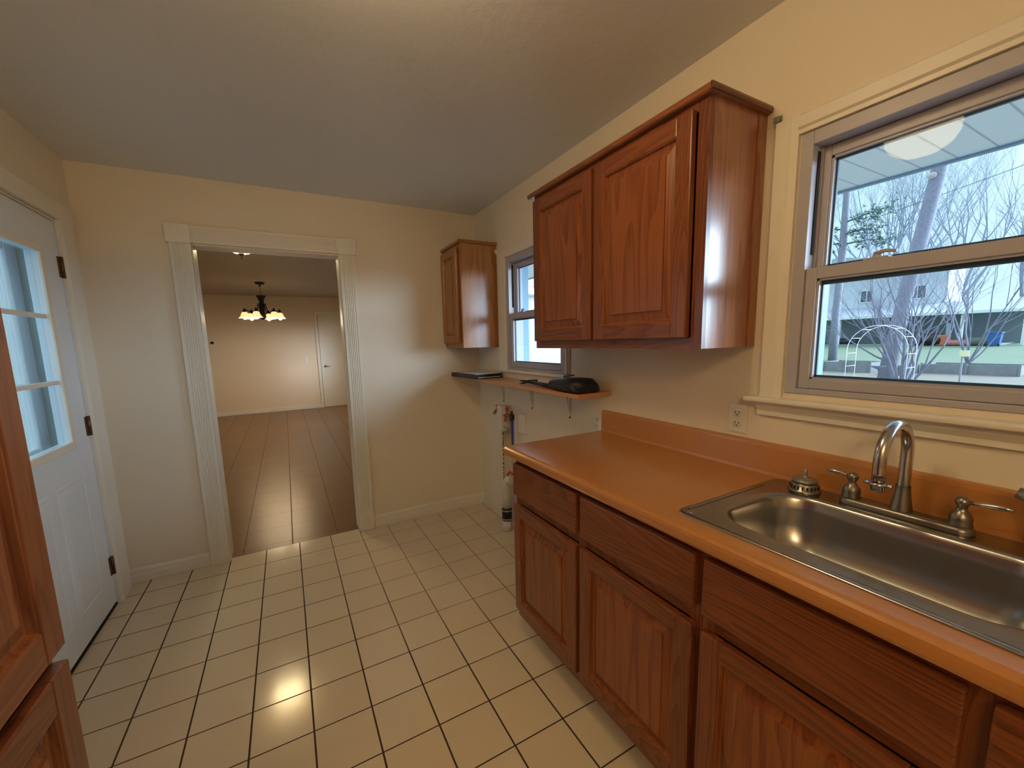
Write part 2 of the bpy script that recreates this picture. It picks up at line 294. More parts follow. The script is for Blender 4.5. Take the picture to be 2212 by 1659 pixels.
# ------------------------------------------------------------------ mesh builder
class MB:
    def __init__(s): s.bm = bmesh.new()
    def _mi(s, faces, mi):
        for f in faces: f.material_index = mi
    def box(s, x0, x1, y0, y1, z0, z1, mi=0, bev=0, seg=2):
        b = bmesh.new(); bmesh.ops.create_cube(b, size=1)
        c = Vector(((x0+x1)/2, (y0+y1)/2, (z0+z1)/2)); d = (abs(x1-x0), abs(y1-y0), abs(z1-z0))
        for v in b.verts: v.co = Vector((v.co.x*d[0], v.co.y*d[1], v.co.z*d[2]))+c
        if bev:
            bev = min(bev, min(d)*.49)
            bmesh.ops.bevel(b, geom=list(b.edges), offset=bev, segments=seg, affect='EDGES', profile=.5)
        s.add(b, mi); return s
    def add(s, b, mi=0, mat=None):
        mp = {}
        for v in b.verts: mp[v] = s.bm.verts.new(mat @ v.co if mat else v.co)
        for f in b.faces:
            try:
                nf = s.bm.faces.new([mp[v] for v in f.verts]); nf.material_index = mi if mi is not None else f.material_index; nf.smooth = f.smooth
            except ValueError: pass
        b.free()
    def poly(s, vs, faces, mi=0, smooth=False):
        V = [s.bm.verts.new(v) for v in vs]
        for f in faces:
            try:
                nf = s.bm.faces.new([V[i] for i in f]); nf.material_index = mi; nf.smooth = smooth
            except ValueError: pass
        return s
    def prism(s, prof, axis, a, b, mi=0, smooth=False):
        """profile = 2D points in the other two axes, extruded from a to b along axis"""
        def P(p, t):
            q = [0, 0, 0]; o = [i for i in range(3) if i != axis]; q[o[0]] = p[0]; q[o[1]] = p[1]; q[axis] = t; return q
        n = len(prof)
        vs = [P(p, a) for p in prof]+[P(p, b) for p in prof]
        fs = [[i, (i+1) % n, n+(i+1) % n, n+i] for i in range(n)]+[list(range(n))[::-1], [n+i for i in range(n)]]
        return s.poly(vs, fs, mi, smooth)
    def tube(s, pts, r, mi=0, n=10, cap=True, smooth=True):
        pts = [Vector(p) for p in pts]; R = r if isinstance(r, (list, tuple)) else [r]*len(pts)
        rings = []; ref = None
        for i, p in enumerate(pts):
            d = (pts[min(i+1, len(pts)-1)]-pts[max(i-1, 0)]).normalized()
            if ref is None: ref = d.orthogonal().normalized()
            ref = (ref-d*ref.dot(d)).normalized(); bb = d.cross(ref)
            rings.append([s.bm.verts.new(p+(ref*math.cos(2*PI*k/n)+bb*math.sin(2*PI*k/n))*R[i]) for k in range(n)])
        for a, b in zip(rings, rings[1:]):
            for k in range(n):
                f = s.bm.faces.new([a[k], a[(k+1) % n], b[(k+1) % n], b[k]]); f.material_index = mi; f.smooth = smooth
        if cap:
            for rg, rev in ((rings[0], True), (rings[-1], False)):
                f = s.bm.faces.new(rg[::-1] if rev else rg); f.material_index = mi
        return s
    def lathe(s, prof, c=(0, 0, 0), n=28, mi=0, axis=2, smooth=True, cap=False):
        """prof = (radius, height) pairs"""
        c = Vector(c); rings = []
        for r, h in prof:
            ring = []
            for k in range(n):
                a = 2*PI*k/n; q = [0, 0, 0]; o = [i for i in range(3) if i != axis]
                q[o[0]] = r*math.cos(a); q[o[1]] = r*math.sin(a); q[axis] = h
                ring.append(s.bm.verts.new(c+Vector(q)))
            rings.append(ring)
        for a, b in zip(rings, rings[1:]):
            for k in range(n):
                try:
                    f = s.bm.faces.new([a[k], a[(k+1) % n], b[(k+1) % n], b[k]]); f.material_index = mi; f.smooth = smooth
                except ValueError: pass
        if cap:
            for rg in (rings[0], rings[-1]):
                f = s.bm.faces.new(rg); f.material_index = mi
        return s
    def build(s, name, mats, parent=None, org=None, normals=True):
        if not isinstance(mats, (list, tuple)): mats = [mats]
        if normals: bmesh.ops.recalc_face_normals(s.bm, faces=list(s.bm.faces))
        root = parent
        while root is not None and root.parent is not None: root = root.parent
        if parent is not None: o0 = Vector(root.location)
        else:
            if org is None:
                xs = [v.co for v in s.bm.verts]
                lo = Vector([min(v[i] for v in xs) for i in range(3)]); hi = Vector([max(v[i] for v in xs) for i in range(3)])
                org = ((lo.x+hi.x)/2, (lo.y+hi.y)/2, lo.z)
            o0 = Vector(org)
        for v in s.bm.verts: v.co -= o0
        me = bpy.data.meshes.new(name); s.bm.to_mesh(me); s.bm.free()
        for mt in mats: me.materials.append(mt)
        o = bpy.data.objects.new(name, me); COL.objects.link(o)
        if parent is None: o.location = o0
        else: o.parent = parent
        return o

def tag(o, label=None, cat=None, group=None, kind=None):
    if label: o['label'] = label
    if cat: o['category'] = cat
    if group: o['group'] = group
    if kind: o['kind'] = kind
    return o
def thing(name, loc, label, cat, group=None, kind=None):
    o = bpy.data.objects.new(name, None); o.empty_display_size = .05; COL.objects.link(o); o.location = loc
    return tag(o, label, cat, group, kind)
def box(name, dims, mat, parent=None, bev=0, **kw):
    return MB().box(*dims, bev=bev).build(name, mat, parent, **kw)
def copy_tree(o, loc=None, parent=None):
    c = o.copy(); COL.objects.link(c)
    if parent is not None: c.parent = parent
    if loc is not None: c.location = loc
    for ch in list(o.children): copy_tree(ch, None, c)
    return c

# ================================================================== room measures
XL, XR, YB, YF, ZC = -.51, 1.881, .172, -4.35, 2.42
TH = .12          # thickness of the wall to the dining room
EX = 2.03         # outside face of the exterior wall on the right
YD, ZD = 7.2, 2.5 # dining room far wall and ceiling
DX0, DX1 = -2.3, 1.96
W1 = (-3.17, -2.212, 1.216, 2.005)   # big window opening y0,y1,z0,z1
W2 = (-1.03, -.335, 1.205, 2.0)      # small window
D1 = (-.965, -.045, 0, 2.06)         # exterior door on the left wall
DW = (0.0, .826, 0, 2.032)           # doorway to the dining room

def wall_holes(name, axis, pos0, pos1, a0, a1, z0, z1, holes, mat, mi_out=None):
    """wall slab normal to axis, running a0..a1, with rectangular holes (a0,a1,z0,z1)"""
    mb = MB()
    as_ = sorted(set([a0, a1]+[v for h in holes for v in h[:2]])); zs = sorted(set([z0, z1]+[v for h in holes for v in h[2:4]]))
    def q(a, z, p): return (p, a, z) if axis == 0 else (a, p, z)
    idx = {}
    def V(a, z, p):
        k = (a, z, p)
        if k not in idx: idx[k] = mb.bm.verts.new(q(a, z, p))
        return idx[k]
    def solid(i, j):
        if i < 0 or j < 0 or i >= len(as_)-1 or j >= len(zs)-1: return False
        ca = (as_[i]+as_[i+1])/2; cz = (zs[j]+zs[j+1])/2
        return not any(h[0] < ca < h[1] and h[2] < cz < h[3] for h in holes)
    for i in range(len(as_)-1):
        for j in range(len(zs)-1):
            if not solid(i, j): continue
            A, B, Z, Y = as_[i], as_[i+1], zs[j], zs[j+1]
            for p in (pos0, pos1):
                f = mb.bm.faces.new([V(A, Z, p), V(B, Z, p), V(B, Y, p), V(A, Y, p)])
                f.material_index = 1 if (mi_out is not None and p == mi_out) else 0
            if not solid(i-1, j): mb.bm.faces.new([V(A, Z, pos0), V(A, Y, pos0), V(A, Y, pos1), V(A, Z, pos1)])
            if not solid(i+1, j): mb.bm.faces.new([V(B, Z, pos0), V(B, Y, pos0), V(B, Y, pos1), V(B, Z, pos1)])
            if not solid(i, j-1): mb.bm.faces.new([V(A, Z, pos0), V(B, Z, pos0), V(B, Z, pos1), V(A, Z, pos1)])
            if not solid(i, j+1): mb.bm.faces.new([V(A, Y, pos0), V(B, Y, pos0), V(B, Y, pos1), V(A, Y, pos1)])
    o = mb.build(name, mat); tag(o, kind='structure'); return o

# floors / ceilings
tag(box('floor', (XL-.15, EX, YF-.15, YB+.035, -.1, 0), M['tile']), kind='structure')
tag(box('floor', (DX0-.1, DX1+.12, YB+.035, YD+.1, -.1, 0), M['tile2']), kind='structure')
tag(box('ceiling', (XL-.15, EX, YF-.15, YB+.001, ZC, ZC+.12), M['ceil']), kind='structure')
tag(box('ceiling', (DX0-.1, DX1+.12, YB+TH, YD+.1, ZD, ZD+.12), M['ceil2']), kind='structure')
# kitchen walls
CH = (-.40, -.215, 0, .86)           # the opened strip in the drywall with the washer plumbing
wall_holes('wall_right', 0, XR, EX-.02, YF, YB, 0, ZC, [W1, W2, CH], [M['wall'], M['siding']], EX-.02)
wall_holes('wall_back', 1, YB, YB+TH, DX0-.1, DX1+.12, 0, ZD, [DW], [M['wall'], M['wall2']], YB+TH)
wall_holes('wall_left', 0, XL-.14, XL, YF, YB, 0, ZC, [D1], [M['wall']])
tag(box('wall_rear', (XL-.14, EX, YF-.12, YF, 0, ZC), M['wall']), kind='structure')
# dining room walls
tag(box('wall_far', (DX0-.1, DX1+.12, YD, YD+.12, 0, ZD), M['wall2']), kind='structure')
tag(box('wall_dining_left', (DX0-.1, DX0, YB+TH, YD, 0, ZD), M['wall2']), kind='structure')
W3 = (1.9, 2.7, .95, 1.95); W4 = (5.6, 6.2, .95, 1.9)
wall_holes('wall_dining_right', 0, DX1, DX1+.12, YB+TH, YD, 0, ZD, [W3, W4], [M['wall2'], M['siding']], DX1+.12)

# ------------------------------------------------------------------ doorway casing (fluted, corner blocks, plinths)
def fluted(x0, x1, yf, yb, n=6):
    """board with vertical flutes on its front face (front = yf)"""
    pts = [(x0, yb), (x0, yf)]
    w = (x1-x0); m_ = w*.14; fw_ = (w-2*m_)/n
    for i in range(n):
        a = x0+m_+i*fw_
        pts += [(a, yf), (a+fw_*.18, yf+.004), (a+fw_*.62, yf+.004), (a+fw_*.8, yf)]
    pts += [(x1, yf), (x1, yb)]
    return pts
t1 = thing('trim_1', (.41, YB, 0), None, None, kind='structure')
for x0, x1 in ((-.105, -.002), (.828, .930)):
    MB().prism(fluted(x0, x1, YB-.020, YB), 2, .145, 2.036).build('side_casing', M['trim'], t1)
    p = MB().box(x0-.003, x1+.003, YB-.026, YB, 0, .145, bev=.002)
    p.lathe([(0, -.030), (.012, -.030), (.017, -.026), (.022, -.030), (.028, -.026)], ((x0+x1)/2, YB, .075), axis=1)
    p.build('plinth_block', M['trim'], t1)
    p = MB().box(x0-.014, x1+.004 if x0 < 0 else x1+.012, YB-.028, YB, 2.036, 2.143, bev=.002); p.build('corner_block', M['trim'], t1)
# head board (fluted lengthwise)
hp = [(YB, 2.040), (YB-.020, 2.040)]
for i in range(6):
    a = 2.054+i*.0125
    hp += [(YB-.020, a), (YB-.0165, a+.003), (YB-.0165, a+.008), (YB-.020, a+.0105)]
hp += [(YB-.020, 2.138), (YB, 2.138)]
MB().prism(hp, 0, .002, .824).build('head_casing', M['trim'], t1)
for x0, x1 in ((-.001, .004), (.822, .827)):
    box('jamb', (x0, x1, YB-.004, YB+TH+.012, 0.001, 2.031), M['trim'], t1, bev=.002)
box('head_jamb', (.004, .822, YB-.004, YB+TH+.012, 2.027, 2.0315), M['trim'], t1, bev=.002)
for x0, x1 in ((-.075, .0), (.827, .90)):
    box('dining_casing', (x0, x1, YB+TH, YB+TH+.018, 0.001, 2.09), M['trim'], t1, bev=.003)

# baseboards
def base_prof(y, s, h=.088):
    return [(y, 0.001), (y-.016*s, 0.001), (y-.016*s, h*.55), (y-.013*s, h*.6), (y-.015*s, h*.66), (y-.012*s, h*.72), (y-.014*s, h*.78), (y-.009*s, h*.95), (y, h)]
def baseboard(name, prof, axis, a, b):
    tag(MB().prism(prof, axis, a, b).build(name, M['trim']), kind='structure')
baseboard('baseboard_back_left', base_prof(YB, 1), 0, XL, -.110)
baseboard('baseboard_back_right', base_prof(YB, 1, .096), 0, .935, XR)
tag(box('baseboard_far', (DX0, 1.09, YD-.015, YD, 0.001, .085), M['trim'], bev=.003), kind='structure')
tag(box('baseboard_left', (XL, XL+.014, YF, -1.06, 0.001, .088), M['trim'], bev=.003), kind='structure')

# ------------------------------------------------------------------ exterior door, left wall
t2 = thing('trim_2', (XL, -.5, 0), None, None, kind='structure')
def casing_prof(a, b, x, s):
    return [(x, a), (x+.012*s, a), (x+.020*s, a+(b-a)*.12), (x+.020*s, a+(b-a)*.75), (x+.014*s, a+(b-a)*.88), (x+.014*s, b), (x, b)]
MB().prism(casing_prof(-.047, .128, XL, 1), 2, 0.001, 2.150).build('side_casing', M['trim'], t2)
MB().prism(casing_prof(-.965, -1.06, XL, 1), 2, 0.001, 2.150).build('side_casing', M['trim'], t2)
box('head_casing', (XL, XL+.018, -1.06, .128, 2.064, 2.150), M['trim'], t2, bev=.003)
box('jamb', (XL-.094, XL-.001, -.052, -.045, 0.001, 2.06), M['doorw'], t2)
box('shaded_brickmould', (XL-.150, XL-.094, -.054, -.045, 0.001, 2.06), simple('brickmould_shade_grey', (.34, .40, .38), .6), t2)  # outer jamb edge, its shadow put into the grey-green colour
box('jamb', (XL-.14, XL-.001, -.965, -.958, 0.001, 2.06), M['trim'], t2)
box('head_jamb', (XL-.14, XL-.001, -.958, -.052, 2.052, 2.06), M['trim'], t2)
box('sill', (XL-.14, XL-.002, -.958, -.052, 0.001, .012), M['slot'], t2)
d1 = thing('door_1', (XL, -.5, 0), None, None, kind='structure')
dy0, dy1, dx0, dx1 = -.956, -.055, XL-.046, XL-.003
gy0, gy1, gz0, gz1 = -.770, -.262, .972, 1.872
mb = MB()
mb.box(dx0, dx1, dy0, gy0, .022, 2.048); mb.box(dx0, dx1, gy1, dy1, .022, 2.048)
mb.box(dx0, dx1, gy0, gy1, .022, gz0); mb.box(dx0, dx1, gy0, gy1, gz1, 2.048)
mb.build('door_slab', M['doorw'], d1)
mb = MB()   # glazing frame
fx0, fx1 = XL-.004, XL+.010
for a in ((gy0-.03, gy0+.008, gz0-.03, gz1+.03), (gy1-.008, gy1+.03, gz0-.03, gz1+.03)): mb.box(fx0, fx1, *a, bev=.004)
mb.box(fx0, fx1, gy0, gy1, gz0-.03, gz0+.008, bev=.004); mb.box(fx0, fx1, gy0, gy1, gz1-.008, gz1+.03, bev=.004)
mb.build('glazing_frame', M['trim'], d1)
box('glass_pane', (XL-.028, XL-.022, gy0, gy1, gz0, gz1), M['glass'], d1)
for z in (1.268, 1.575): box('muntin', (XL-.020, XL-.003, gy0+.008, gy1-.008, z-.010, z+.010), M['trim'], d1, bev=.003)
for y0_, y1_ in ((-.83, -.54), (-.47, -.19)):   # two raised panels below
    mb = MB()
    xs_ = XL-.003
    A = [(y0_, .16), (y1_, .16), (y1_, .80), (y0_, .80)]
    def ins(k): return [(y0_+k, .16+k), (y1_-k, .16+k), (y1_-k, .80-k), (y0_+k, .80-k)]
    L_ = [(A, xs_), (ins(.010), xs_+.005), (ins(.022), xs_+.0015), (ins(.045), xs_+.006)]
    vs_ = [(x, a, z) for pts, x in L_ for a, z in pts]
    fs_ = [[r*4+i, r*4+(i+1) % 4, (r+1)*4+(i+1) % 4, (r+1)*4+i] for r in range(3) for i in range(4)]+[[12, 13, 14, 15]]
    mb.poly(vs_, fs_).build('raised_panel', M['doorw'], d1)
for z in (1.830, 1.022, .232):
    mb = MB(); mb.tube([(XL+.003, -.050, z-.052), (XL+.003, -.050, z+.052)], .0085, n=10)
    mb.box(XL-.003, XL+.0015, -.078, -.05, z-.05, z+.05)
    for k in (-.03, 0, .03): mb.tube([(XL+.003, -.05, z+k-.001), (XL+.003, -.05, z+k+.001)], .0095, n=10)
    mb.build('hinge', M['hinge'], d1)
# storm door outside and what stands beyond it
sd = thing('storm_door', (XL-.2, -.5, 0), 'white storm door with tall glazed insert, seen outside through the left door glass', 'door')
sx0, sx1 = XL-.188, XL-.153
mb = MB()
mb.box(sx0, sx1, -.155, -.055, .03, 2.04, bev=.003); mb.box(sx0, sx1, -.955, -.85, .03, 2.04, bev=.003)
mb.box(sx0, sx1, -.85, -.155, .03, .9, bev=.003); mb.box(sx0, sx1, -.85, -.155, 1.93, 2.04, bev=.003)
mb.build('door_frame', M['white_out'], sd)
mb = MB(); mb.box(sx1-.01, sx1+.012, -.172, -.155, .90, 1.93, bev=.01); mb.box(sx1-.01, sx1+.012, -.85, -.805, .90, 1.93, bev=.01)
mb.box(sx1-.01, sx1+.012, -.805, -.172, .90, .95, bev=.01); mb.box(sx1-.01, sx1+.012, -.805, -.172, 1.88, 1.93, bev=.01)
mb.box(sx1-.01, sx1+.012, -.805, -.205, 1.24, 1.265, bev=.004); mb.build('insert_frame', M['white_out'], sd)
box('glass_pane', (sx0+.01, sx0+.014, -.81, -.165, .94, 1.89), M['glass'], sd)
tag(box('trim_3', (XL-.20, XL-.151, -.054, .05, 0, 2.15), M['white_out']), kind='structure')
tag(box('wall_porch', (-3.2, -3.05, -2.5, 4.5, -.6, 2.9), M['siding']), kind='structure')
tag(box('floor_porch', (-3.05, XL-.24, -2.5, YB, -.25, -.12), M['concrete']), kind='structure')

# ------------------------------------------------------------------ double hung windows
def window(name, w, sash_mid, glassL, trims):
    """w = opening; sash_mid = z of meeting rail"""
    y0, y1, z0, z1 = w
    t = thing(name, (XR, (y0+y1)/2, z0), None, None, kind='structure')
    xf0, xf1 = XR-.004, 1.995
    fr = .034
    mb = MB()
    mb.box(xf0, xf1, y1-fr, y1-.001, z0+.001, z1-.001, bev=.002); mb.box(xf0, xf1, y0+.001, y0+fr, z0+.001, z1-.001, bev=.002)
    mb.box(xf0, xf1, y0+fr, y1-fr, z1-.040, z1-.001, bev=.002); mb.box(xf0, xf1, y0+fr, y1-fr, z0+.001, z0+.018, bev=.002)
    # parting stops in the side tracks
    mb.box(1.922, 1.928, y1-fr-.007, y1-fr, z0+.02, z1-.04); mb.box(1.922, 1.928, y0+fr, y0+fr+.007, z0+.02, z1-.04)
    mb.build('window_frame', M['vinyl'], t)
    mb = MB(); mb.box(1.905, 1.917, y1-fr-.003, y1-fr+.0005, sash_mid+.06, z1-.055); mb.box(1.905, 1.917, y0+fr-.0005, y0+fr+.003, sash_mid+.06, z1-.055)
    mb.build('track_slot', M['slot'], t)
    def sash(nm, x0, x1, za, zb, st, rb, rt_):
        a0, a1 = y0+fr+.001, y1-fr-.001
        mb = MB()
        mb.box(x0, x1, a1-st, a1, za, zb, bev=.002); mb.box(x0, x1, a0, a0+st, za, zb, bev=.002)
        mb.box(x0, x1, a0+st, a1-st, za, za+rb, bev=.002); mb.box(x0, x1, a0+st, a1-st, zb-rt_, zb, bev=.002)
        # glazing bead
        q = .006
        mb.box(x0+.006, x1-.006, a0+st, a0+st+q, za+rb, zb-rt_); mb.box(x0+.006, x1-.006, a1-st-q, a1-st, za+rb, zb-rt_)
        mb.box(x0+.006, x1-.006, a0+st, a1-st, za+rb, za+rb+q); mb.box(x0+.006, x1-.006, a0+st, a1-st, zb-rt_-q, zb-rt_)
        s_ = mb.build(nm, M['vinyl'], t)
        g0, g1, h0_, h1_ = a0+st+q, a1-st-q, za+rb+q, zb-rt_-q; xm = (x0+x1)/2
        mb = MB(); mb.box(xm+.003, xm+.010, g0, g1, h1_-(.012 if nm == 'lower_sash' else .006), h1_); mb.box(xm+.003, xm+.010, g0, g1, h0_, h0_+.007)
        mb.box(xm+.003, xm+.010, g0, g0+.005, h0_, h1_); mb.box(xm+.003, xm+.010, g1-.005, g1, h0_, h1_); mb.build('glass_spacer', M['spacer'], s_)
        box('glass_pane', ((x0+x1)/2-.002, (x0+x1)/2+.002, a0+st+.001, a1-st-.001, za+rb+.001, zb-rt_-.001), M['glass'], s_)
        return s_
    st = glassL
    low = sash('lower_sash', 1.886, 1.920, z0+.019, sash_mid+.016, st, .030, .034)
    sash('upper_sash', 1.930, 1.962, sash_mid-.018, z1-.042, st-.006, .034, .030)
    # sash locks
    ln = [.18] if y1-y0 < .8 else [.20, y1-y0-.24]
    for d in ln:
        yc = y1-d; mb = MB(); zt = sash_mid+.016
        mb.box(1.890, 1.918, yc-.028, yc+.028, zt, zt+.006, bev=.002); mb.lathe([(.0, .016), (.008, .016), (.011, .006), (.011, 0)], (1.904, yc, zt+.004), n=14)
        mb.tube([(1.900, yc+.005, zt+.015), (1.893, yc-.02, zt+.019), (1.890, yc-.045, zt+.014)], [.006, .005, .004], n=8)
        mb.build('sash_lock', M['vinyl'], low)
    # outside casing returns
    mb = MB()
    mb.box(1.996, 2.045, y1-.032, y1+.06, z0-.05, z1+.06); mb.box(1.996, 2.045, y0-.06, y0+.032, z0-.05, z1+.06)
    mb.box(1.996, 2.045, y0+.032, y1-.032, z0-.05, z0+.012); mb.box(1.996, 2.045, y0+.032, y1-.032, z1-.03, z1+.06)
    mb.build('outer_casing', M['vinyl_out'], t)
    return t
window('window_1', W1, 1.590, .030, None)
window('window_2', W2, 1.588, .026, None)
# casing, stool and apron of the big window
t4 = thing('trim_4', (XR, -2.7, 1.19), None, None, kind='structure')
def wcasing(a, b):   # profile (x, y) of a side casing from the outer edge a to the inner edge b
    return [(XR, a), (XR-.014, a), (XR-.020, a+(b-a)*.10), (XR-.020, a+(b-a)*.62), (XR-.013, a+(b-a)*.70), (XR-.013, b), (XR, b)]
MB().prism(wcasing(-2.137, -2.208), 2, 1.199, 2.062).build('side_casing', M['trim'], t4)
MB().prism(wcasing(-3.245, -3.172), 2, 1.199, 2.062).build('side_casing', M['trim'], t4)
MB().prism([(XR, 2.062), (XR-.014, 2.062), (XR-.020, 2.055), (XR-.020, 2.024), (XR-.013, 2.018), (XR-.013, 2.006), (XR, 2.006)], 1, -3.172, -2.208).build('head_casing', M['trim'], t4)
MB().box(XR-.048, XR+.004, -3.275, -2.100, 1.180, 1.199, bev=.007, seg=3).build('stool', M['trim'], t4)
MB().prism([(XR, 1.180), (XR-.022, 1.180), (XR-.022, 1.165), (XR-.014, 1.150), (XR-.014, 1.135), (XR, 1.132)], 1, -3.245, -2.135).build('apron', M['trim'], t4)
# casing of the small window
t5 = thing('trim_5', (XR, -.65, 1.2), None, None, kind='structure')
MB().box(XR-.016, XR, -.333, -.222, 1.200, 2.045, bev=.003).build('side_casing', M['trim'], t5)
MB().box(XR-.010, XR, -1.046, -1.032, 1.190, 2.045, bev=.003).build('side_casing', M['trim'], t5)
MB().box(XR-.016, XR, -1.032, -.333, 1.998, 2.045, bev=.003).build('head_casing', M['trim'], t5)
MB().box(XR-.020, XR+.002, -1.046, -.215, 1.184, 1.204, bev=.004).build('stool', M['trim'], t5)
MB().box(XR-.006, XR, -1.075, -1.048, 1.143, 2.0, bev=.001).build('edge_shadow_strip', simple('edge_shadow_tan', (.45, .32, .23), .7), t5)  # tan strip standing in for the shadow beside the casing

# ------------------------------------------------------------------ cabinets
def panel_front(mb, x, s, y0, y1, z0, z1, kind='raised', mi_st=0, mi_rl=1, stile=.052, th=.023):
    """frame of a door front facing -x (s=-1) or +x (s=+1); x = back plane"""
    xo = x+s*th
    def bx(a, b, c, d, mi):
        mb.box(min(x, xo), max(x, xo), a, b, c, d, mi, bev=.0035)
    bx(y0, y0+stile, z0, z1, mi_st); bx(y1-stile, y1, z0, z1, mi_st)
    bx(y0+stile-.001, y1-stile+.001, z0, z0+stile, mi_rl); bx(y0+stile-.001, y1-stile+.001, z1-stile, z1, mi_rl)
def raised_panel(x, s, y0, y1, z0, z1, th=.023):
    """raised panel inside the frame, facing s along x"""
    mb = MB()
    def R(k): return [(y0+k, z0+k), (y1-k, z0+k), (y1-k, z1-k), (y0+k, z1-k)]
    L_ = [(-.002, th-.003), (.003, th-.004), (.006, th-.015), (.010, th-.016), (.040, th-.008), (.0405, th-.003), (.046, th-.0025)]
    vs_ = [(x+s*d, a, z) for k, d in L_ for a, z in R(k)]
    n = len(L_)
    fs_ = [[r*4+i, r*4+(i+1) % 4, (r+1)*4+(i+1) % 4, (r+1)*4+i] for r in range(n-1) for i in range(4)]+[[(n-1)*4+i for i in range(4)]]
    return mb.poly(vs_, fs_)
def cab_door(parent, x, s, y0, y1, z0, z1, mats=('oakz', 'oaky', 'oakpz'), stile=.052, notch=True):
    mb = MB(); panel_front(mb, x, s, y0, y1, z0, z1, stile=stile)
    d = mb.build('door', [M[mats[0]], M[mats[1]]], parent)
    raised_panel(x, s, y0+stile, y1-stile, z0+stile, z1-stile).build('raised_panel', M[mats[2]], d)
    return d
def drawer(parent, x, s, y0, y1, z0, z1, mat='oaky'):
    xo = x+s*.023
    return MB().box(min(x, xo), max(x, xo), y0, y1, z0, z1, bev=.005).build('drawer_front', M[mat], parent)

XFB = 1.322   # face frame plane of the base cabinets (fronts stand 19 mm proud)
def base_cabinet(y1, doors, label, hl=.888, hr=.888):
    """y1 = left (far) end; doors = list of (far y, near y)"""
    y0 = doors[-1][1]-.012
    c = thing('base_cabinet', ((XFB+XR)/2, (y0+y1)/2, 0), label, 'cabinet', 'oak base cabinets under the worktop')
    mb = MB()
    mb.box(XFB+.019, XR-.002, y1-.016, y1, .106, hl); mb.box(XFB+.019, XR-.002, y0, y0+.016, .106, hr)
    mb.box(XFB+.019, XR-.002, y0+.016, y1-.016, .106, .122); mb.box(XR-.010, XR-.002, y0+.016, y1-.016, .122, .70)
    mb.build('carcass', M['oakz'], c)
    mb = MB()
    ys = [y1, *[(doors[i][1]+doors[i+1][0])/2 for i in range(len(doors)-1)], y0]
    for i, y in enumerate(ys):
        w = .034
        a, b = (y-w, y) if i == 0 else ((y, y+w) if i == len(ys)-1 else (y-w/2, y+w/2))
        mb.box(XFB, XFB+.019, a, b, .106, .888, 0)
    mb.box(XFB+.0005, XFB+.0185, y0+.001, y1-.001, .106, .150, 1); mb.box(XFB+.0005, XFB+.0185, y0+.001, y1-.001, .674, .712, 1); mb.box(XFB+.0005, XFB+.0185, y0+.001, y1-.001, .862, .888, 1)
    mb.build('face_frame', [M['oakz'], M['oaky']], c)
    for a, b in doors:
        drawer(c, XFB-.0005, -1, b, a, .716, .866)
        cab_door(c, XFB-.0005, -1, b, a, .156, .672)
    box('toe_kick', (XFB+.075, XFB+.088, y0+.001, y1-.001, 0.001, .106), M['kick'], c)
    return c
base_cabinet(-1.392, [(-1.402, -1.851), (-1.872, -2.325)], 'oak base cabinet at the far end of the worktop, nearest the bare wall', .888, .74)
base_cabinet(-2.338, [(-2.348, -2.786), (-2.812, -3.250)], 'oak base cabinet under the steel sink, right of the first', .74, .888)
base_cabinet(-3.263, [(-3.275, -3.72)], 'oak base cabinet at the near end of the run, right of the sink cabinet')

# worktop ------------------------------------------------------------
ZT = .932
SK = (1.344, 1.842, -2.915, -2.226)     # sink x0,x1,y0,y1 (rim)
BW = (1.412, 1.742, -2.845, -2.292)     # bowl
c = thing('countertop', (1.58, -2.55, .89), 'orange tan laminate worktop with rounded front edge along the right wall', 'countertop')
def roundrect(x0, x1, y0, y1, r, n=8):
    pts = []
    for cx, cy, a0 in ((x1-r, y1-r, 0), (x0+r, y1-r, 90), (x0+r, y0+r, 180), (x1-r, y0+r, 270)):
        for k in range(n+1):
            a = math.radians(a0+90*k/n); pts.append((cx+r*math.cos(a), cy+r*math.sin(a)))
    return pts
cy0, cy1 = -3.76, -1.352
mb = MB()
# front strip with bullnose
nose = [(1.322, ZT), (1.300, ZT), (1.290, ZT-.003), (1.2845, ZT-.009), (1.283, ZT-.018), (1.283, ZT-.032), (1.286, ZT-.040), (1.292, ZT-.043), (1.318, ZT-.043), (1.318, ZT-.03), (1.345, ZT-.03), (1.345, ZT)]
mb.prism(nose, 1, cy0, cy1)
mb.box(1.345, XR-.002, SK[3]-.012, cy1, ZT-.036, ZT); mb.box(1.345, XR-.002, cy0, SK[2]+.012, ZT-.036, ZT)
mb.box(SK[1]-.012, XR-.002, SK[2]+.012, SK[3]-.012, ZT-.036, ZT); mb.box(1.345, SK[0]+.02, SK[2]+.012, SK[3]-.012, ZT-.036, ZT)
mb.build('worktop', M['laminate'], c)
bs = [(XR-.001, ZT), (XR-.024, ZT), (XR-.022, ZT+.01), (XR-.020, ZT+.095), (XR-.017, ZT+.105), (XR-.010, ZT+.109), (XR-.001, ZT+.109)]
MB().prism(bs, 1, cy0, cy1-.006).build('backsplash', M['laminate'], c)

